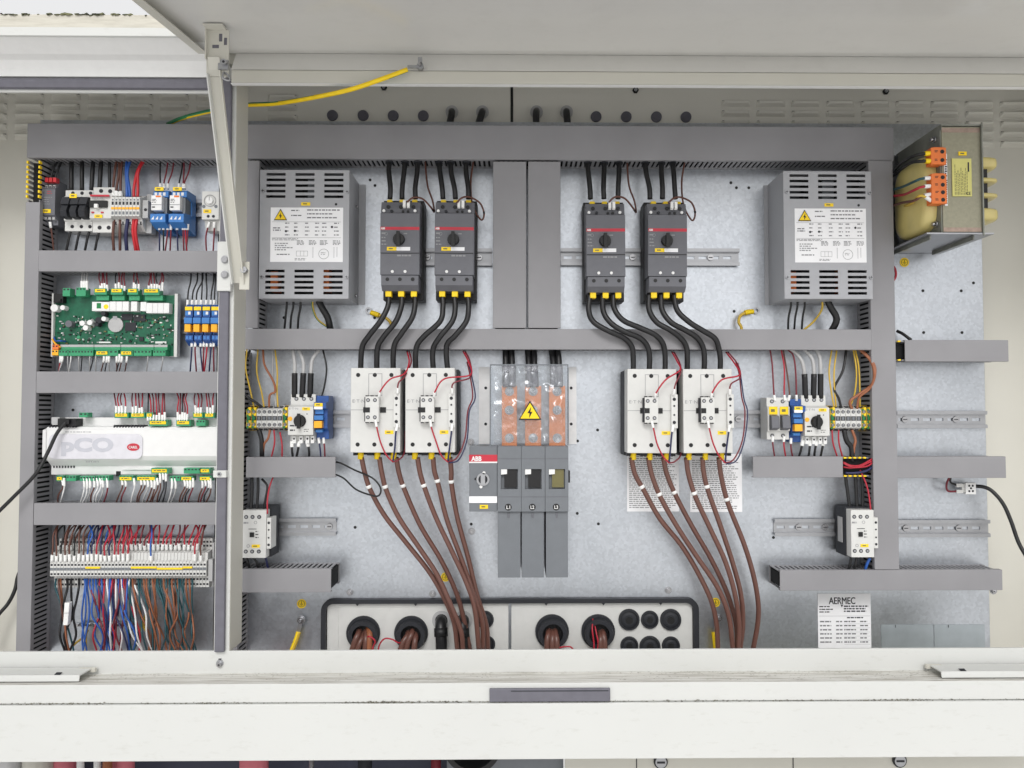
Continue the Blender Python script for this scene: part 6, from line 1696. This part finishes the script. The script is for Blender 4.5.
bunch('signal_wire', 'above the slim blue relays', 'wires above the slim blue relays', [('cable_black', 'black', [(a + d, 268, -.03), (a + d, 280, -.04), (a + 1, 292, -.045), (a, 306, -.045)], None, FER, .75) for a, d in ((187.5, 3), (192, 5), (196.5, 6), (201, 1), (206, 0), (210.5, 3), (214, 1))])
bunch('signal_wire', 'below the slim blue relays', 'wires below the slim blue relays', [(m_, nm, [(a, 341, -.045), (a - .4, 352, -.045), (a + d, 374, -.03)], FER, None, .8) for m_, nm, a, d in (('w_dblue', 'dark blue', 192, -2), ('w_dred', 'dark red', 195.5, 1), ('w_dblue', 'dark blue', 201, 2), ('w_dred', 'dark red', 204, -1), ('w_red', 'red', 207, -3), ('w_dblue', 'dark blue', 211, -2), ('w_dred', 'dark red', 214, 0))])
# ================================================================== WHITE CONTROLLER
YW = -.05
fr = Fr(130, 445, YW)
ctl = thing('controller', 'long white pCO controller with a grey oval badge panel', 'controller', (fr.x(130), 0, fr.z(477)))
q = MB(fr)
q.pv([(-.0105, 417.5), (-.03, 417.5), (-.03, 426), (YW + .004, 427), (YW, 430), (YW, 456), (YW + .006, 460.5), (-.03, 467), (-.03, 475.5), (-.0105, 475.5)], 45.5, 219)
part('housing', q, 'white', ctl, bevel=.001)
q = MB(fr); q.pv([(YW + .01, 428), (YW - .003, 430), (YW - .003, 457), (YW + .01, 461)], 43, 46.6); part('end_cap', q, 'white', ctl, bevel=.001)
q = MB(fr); q.poly(rrect(49, 434, 143, 459, 6), YW - .002, YW); pn = part('badge_panel', q, 'badge', ctl, bevel=.0008)
q = MB(fr); q.text('pCO', 62, 437.5, 114, 456, YW - .0024, 'mist'); part('lettering', q, 'mist', pn)
q = MB(fr)
q.poly([(134 + 6.2 * math.cos(a), 447 + 3.7 * math.sin(a)) for a in [2 * math.pi * k / 24 for k in range(24)]], YW - .0032, YW - .002); bd = part('red_badge', q, 'redband', pn)
q = MB(fr); q.text('CAREL', 129.6, 445.8, 138.4, 448.4, YW - .0036, 'white'); part('lettering', q, 'white', bd)
q = MB(fr)
for u in [48 + i * 2.9 for i in range(10)] + [112.5 + i * 2.9 for i in range(11)]: q.b(u, 425, u + 1.2, 427.6, YW + .0025, YW + .02)
for u in [48 + i * 2.9 for i in range(8)]: q.b(u, 466, u + 1.2, 468.6, -.0315, -.029)
part('vent_slots', q, 'ink', ctl)
q = MB(fr); q.dashes(65, 431.6, 100, 432.6, 1, YW - .0003, 'ink_pale', 1, 1, .7); q.quad(46, 459.2, 218, 459.7, YW - .0002 + .0055, 'ink_pale'); q.dashes(85, 461.5, 98, 463, 1, YW + .004, 'ink_pale', 2, 1, .6); q.dashes(150, 427.6, 166, 429, 1, YW + .0028, 'ink_pale', 2, 1, .6); part('print', q, 'ink_pale', ctl)
q = MB(fr); q.b(111.8, 472, 116, 477, -.032, -.03, 'black'); q.b(118, 468.8, 150, 470.4, -.034, -.03, 'white'); part('latch', q, 'black', ctl)
def wplug(u0, u1, v0, v1, tg=None): plug(u0, u1, v0, v1, tg, 'green', -.034, ctl)
for a in ((79, 87.5, 412.6, 417.4), (114.4, 128.4, 412.5, 418, 413.6), (130.6, 145, 412.5, 418, 413.6), (146, 153, 412.5, 418, 413.6), (149, 167.5, 419.8, 426, 421.2), (176.3, 190.5, 419.8, 426, 421.2), (196.2, 205.4, 420, 426), (192.8, 203.2, 412.5, 418, 413.6), (204.4, 214.4, 412.5, 418, 413.6),
          (57.5, 64.5, 475.5, 481, 476.8), (67.5, 77, 475.5, 481), (81, 96, 476, 481), (97, 110, 475.5, 480.5), (120, 134, 475.6, 481, 477), (137.5, 157, 475.6, 481, 477), (152, 169, 468, 473.6, 469.2), (170.5, 181, 476, 481), (184.5, 202, 468, 473.6), (200.5, 211, 468, 473.6, 469.2), (181.5, 193.5, 476, 481, 477), (200, 212, 476, 481, 477)):
    wplug(*a)
q = MB(fr); q.b(51, 417.2, 59, 424, -.05, -.031, 'w_grey'); q.b(59, 418.5, 77, 426, -.056, -.031, 'black'); q.b(66, 419.5, 72, 424, -.062, -.056, 'black'); part('cable_socket', q, 'black', ctl)
rr = (116, 119, 122, 125.5, 133, 136, 139.5, 142.5, 148, 150.5, 153.5, 156.5, 159.5, 162.5, 165, 178, 180, 182.3, 184.6, 187, 195.5, 198.5, 201, 207.5, 210.5, 213)
bunch('signal_wire', 'above the white controller', 'wires above the white controller',
      [('ink' if i % 9 == 8 else 'w_red' if i % 2 else 'w_dred', 'black' if i % 9 == 8 else 'red' if i % 2 else 'dark red', [(a + rnd.uniform(-3, 1.5), 390, -.035), (a + rnd.uniform(-1.5, 1), 399, -.048), (a, 408, -.05), (a, 421 if (148 <= a <= 166 or 177 < a < 188) else 414, -.05)], None, ('ferrule', rnd.uniform(6, 9), 'sleeve', 1.85), .65) for i, a in enumerate(rr)])
r3 = [(62, 'w_brown', 'brown'), (64, 'w_white', 'white'), (84, 'w_white', 'white'), (87, 'w_white', 'white'), (90, 'w_grey', 'grey'), (94, 'w_brown', 'brown'), (97, 'w_white', 'white'), (100, 'w_white', 'white'), (102.5, 'w_grey', 'grey'), (107, 'w_dred', 'dark red'), (122, 'w_brown', 'brown'), (125, 'w_dred', 'dark red'), (134, 'w_white', 'white'), (141, 'w_brown', 'brown'), (144, 'w_brown', 'brown'), (147.5, 'w_grey', 'grey'), (151, 'w_brown', 'brown'), (154.5, 'w_brown', 'brown'), (157, 'w_brown', 'brown'), (160, 'w_brown', 'brown'), (163, 'ink', 'black'), (166, 'ink', 'black'), (172, 'w_white', 'white'), (175, 'w_grey', 'grey'), (184, 'w_brown', 'brown'), (187, 'w_brown', 'brown'), (190, 'ink', 'black'), (193, 'w_dred', 'dark red'), (202, 'w_brown', 'brown'), (205, 'w_dred', 'dark red'), (208, 'ink', 'black'), (210.5, 'w_brown', 'brown')]
bunch('signal_wire', 'under the white controller', 'wires below the white controller',
      [(m_, nm, [(a, 478 if not (158 < a < 168) else 473, -.05), (a + .5, 487, -.05), (a + rnd.uniform(-4, -.5), 496, -.045), (a + rnd.uniform(-7, -3), 506, -.03)], ('ferrule', rnd.uniform(7, 11), 'sleeve', 1.6), None, .75) for a, m_, nm in r3])
W('signal_cable', 'black cable plugged into the white controller, slanting across the slotted duct', [(-12, 522, -.10), (14, 496, -.092), (36, 473, -.085), (48, 452, -.072), (57, 434, -.066), (66, 422, -.06)], 1.9, 'cable_black', cat='cable', n=8)
W('signal_cable', 'black cable hanging down the beige wall outside the slotted duct', [(-14, 640, .01), (-3, 617, .02), (8, 604, .03), (15, 590, .035), (17.5, 576, .04), (24, 562, .045)], 1.9, 'cable_black', cat='cable', n=8)
# ================================================================== CROWDED TERMINAL STRIP
fr = Fr(130, 566, -.055)
ts = thing('terminal_strip', 'long two tier strip of cream terminals full of ferruled wires', 'terminal block', (fr.x(130), 0, fr.z(592)))
N = 46
q = MB(fr)
u0, wd = 50.2, 3.4
q.pv([(-.0105, 541), (-.026, 541), (-.026, 552), (-.048, 553.5), (-.048, 560.5), (-.055, 562), (-.055, 576), (-.04, 578), (-.04, 589), (-.0105, 592)], u0, u0 + wd - .35)
src = part('terminal', q, 'lgrey', ts)
q = MB(fr)
for v, y in ((543.5, -.026), (547.5, -.026), (563.8, -.055), (573, -.055), (580, -.04), (585, -.04)): q.b(u0 + .5, v, u0 + wd - .9, v + 1.9, y - .0004, y + .001)
q.b(u0 + .1, 567.6, u0 + wd - .5, 570.4, -.0553, -.054, 'mgrey')
part('openings', q, 'ink', src)
for i in range(1, N):
    c = shift_copy(src, ts, i * wd * fr.k, 0, 0)
    for g in src.children: d = g.copy(); COL.objects.link(d); d.parent = c
q = MB(fr); q.b(207.3, 560, 211.5, 582, -.05, -.0105); q.b(206.9, 545, 209, 590, -.03, -.0105); part('end_stop', q, 'w_grey', ts)
for a, b_, v in ((86, 100.5, 566.5), (131.5, 157, 566.5), (157.5, 183, 567.6), (183.4, 192.5, 566.5)):
    q = MB(fr); q.b(a, v, b_, v + 1.8, -.0575, -.0552); part('bridge', q, 'yellow', ts)
front = [52 + 4.45 * i for i in range(18)] + [151.3, 195, 201]
fc = ['w_brown', 'w_brown', 'cable_black', 'w_brown', 'w_brown', 'cable_black', 'w_brown', 'w_brown', 'w_blue', 'w_dblue', 'w_red', 'w_dblue', 'w_red', 'w_dblue', 'w_red', 'w_red', 'w_red', 'w_red', 'w_blue', 'w_red', 'w_brown']
CN = {'w_brown': 'brown', 'cable_black': 'black', 'w_blue': 'blue', 'w_dblue': 'dark blue', 'w_red': 'red', 'w_dred': 'dark red', 'w_white': 'white', 'w_teal': 'teal', 'w_orange': 'orange brown', 'w_yellow': 'yellow'}
bunch('control_wire', 'on the front tier of the terminal strip', 'wires into the front tier of the terminal strip',
      [(m_, CN[m_], [(a + rnd.uniform(0, 11) * (0 if m_ == 'w_blue' else 1), 521, -.035), (a + rnd.uniform(-1, 5), 534, -.052), (a + rnd.uniform(-.8, .8), 546, -.058), (a, 562, -.054)], None, ('ferrule', rnd.uniform(6.5, 9), 'sleeve', 1.9), .82) for a, m_ in zip(front, fc)])
backs = [58 + 4.35 * i for i in range(34)]
def bc(a): return rnd.choice(['w_brown', 'w_brown', 'cable_black']) if a < 88 else rnd.choice(['w_blue', 'w_dblue', 'w_red']) if a < 128 else 'w_brown' if a > 203 else 'w_red' if rnd.random() < .6 else 'w_dred'
bl = [(a, bc(a)) for a in backs]
bunch('control_wire', 'on the rear tier of the terminal strip', 'wires into the rear tier of the terminal strip',
      [(m_, CN[m_], [(a + rnd.uniform(1, 13), 521, -.03), (a + rnd.uniform(0, 6), 531, -.04), (a + rnd.uniform(-.6, .6), 541, -.042), (a, 550, -.035)], None, ('ferrule', rnd.uniform(5.5, 8), 'sleeve', 1.9), .82) for a, m_ in bl])
lowc = [(56, 'w_teal', 18, 0), (59, 'w_brown', 6, 0), (60.5, 'w_orange', 9, 0), (67, 'cable_black', -2, 1), (71, 'cable_black', -3, 1), (79, 'cable_black', -9, 0)]
x = 85
seq = ['w_blue'] * 5 + ['w_dblue', 'w_blue', 'w_red', 'w_white', 'w_blue', 'w_red', 'w_white', 'w_blue', 'w_white', 'w_red', 'w_blue', 'w_white', 'w_orange', 'w_white', 'w_teal', 'w_teal', 'w_orange', 'w_orange', 'w_teal', 'w_orange', 'w_orange', 'w_teal', 'w_teal', 'w_orange', 'w_teal', 'w_teal', 'w_orange', 'w_teal', 'w_orange', 'w_teal', 'w_teal', 'w_orange', 'w_orange', 'w_teal']
for i, m_ in enumerate(seq):
    a = 84.5 + i * 2.83
    lowc.append((a, m_, rnd.uniform(1, 9) if i < 6 else rnd.uniform(4, 14) if i < 20 else rnd.uniform(-4, 17), 0))
for i in range(22):
    a = rnd.uniform(84, 190)
    lowc.append((a, rnd.choice(['w_blue', 'w_dblue', 'w_blue', 'w_red', 'w_dred'] if a < 128 else ['w_teal', 'w_orange', 'w_brown', 'w_teal']), rnd.uniform(-12, 16), 0))
specs = []
for i, (a, m_, d, sl) in enumerate(lowc):
    dd, d2 = rnd.uniform(-4, 4), rnd.uniform(-6, 6)
    if i > 5: d += rnd.choice([-9, -4, 0, 0, 5, 12])
    specs.append((m_, CN[m_], [(a, 579, -.042), (a + rnd.uniform(-.6, .6), 586 + rnd.uniform(-2, 2), -.056), (a + d * .2 + dd * .6, 600, -.05 - rnd.uniform(0, .02)), (a + d * .45 + dd, 616, -.045 - rnd.uniform(0, .025)), (a + d * .75 + d2, 635, -.04 - rnd.uniform(0, .025)), (a + d, 652, -.04), (a + d, 664, -.04)], None, None, .85 if m_ != 'cable_black' else 1.1))
bunch('field_wire', 'hanging below the crowded terminal strip', 'loose wires below the terminal strip', specs)
f2 = Fr(68, 613, -.06)
t = thing('wire_marker', 'white sleeve clipped round the black wires below the terminal strip', 'wire marker', (f2.x(67.5), -.06, f2.z(624)))
q = MB(f2); q.poly([(66, 602), (71, 602), (69.5, 624.5), (64.8, 624.5)], -.066, -.055); part('sleeve', q, 'sleeve', t, bevel=.001)
q = MB(f2); q.b(65.5, 612, 70.5, 612.4, -.0665, -.066); part('fold', q, 'w_grey', t)
f2 = Fr(90, 624, -.012)
t = thing('earth_bar', 'small steel earth bar with screws behind the hanging wires', 'earth bar', (f2.x(90), 0, f2.z(627)))
q = MB(f2); q.b(76, 623, 127, 626.5, -.012, -.006); part('bar', q, 'steel', t)
for i in range(9):
    q = MB(f2); q.c(78 + i * 5.6, 624.6, 1.8, -.018, -.012, 'chrome', 10); part('screw', q, 'chrome', t)
W('earth_wire', 'thin yellow earth wire slanting up to the small earth bar', [(66, 655, -.03), (74, 645, -.03), (84, 637, -.025), (88, 630, -.02)], 1.1, 'w_yellow')
W('earth_wire', 'thin yellow earth wire dropping from the small earth bar', [(87.5, 627, -.02), (86, 640, -.028), (87, 662, -.03)], 1.0, 'w_yellow')
W('earth_wire', 'short yellow wire end curled behind the orange brown wires', [(140, 630, -.02), (144, 622, -.03), (146, 614, -.03), (143, 625, -.03), (147, 632, -.03)], 1.2, 'w_yellow')
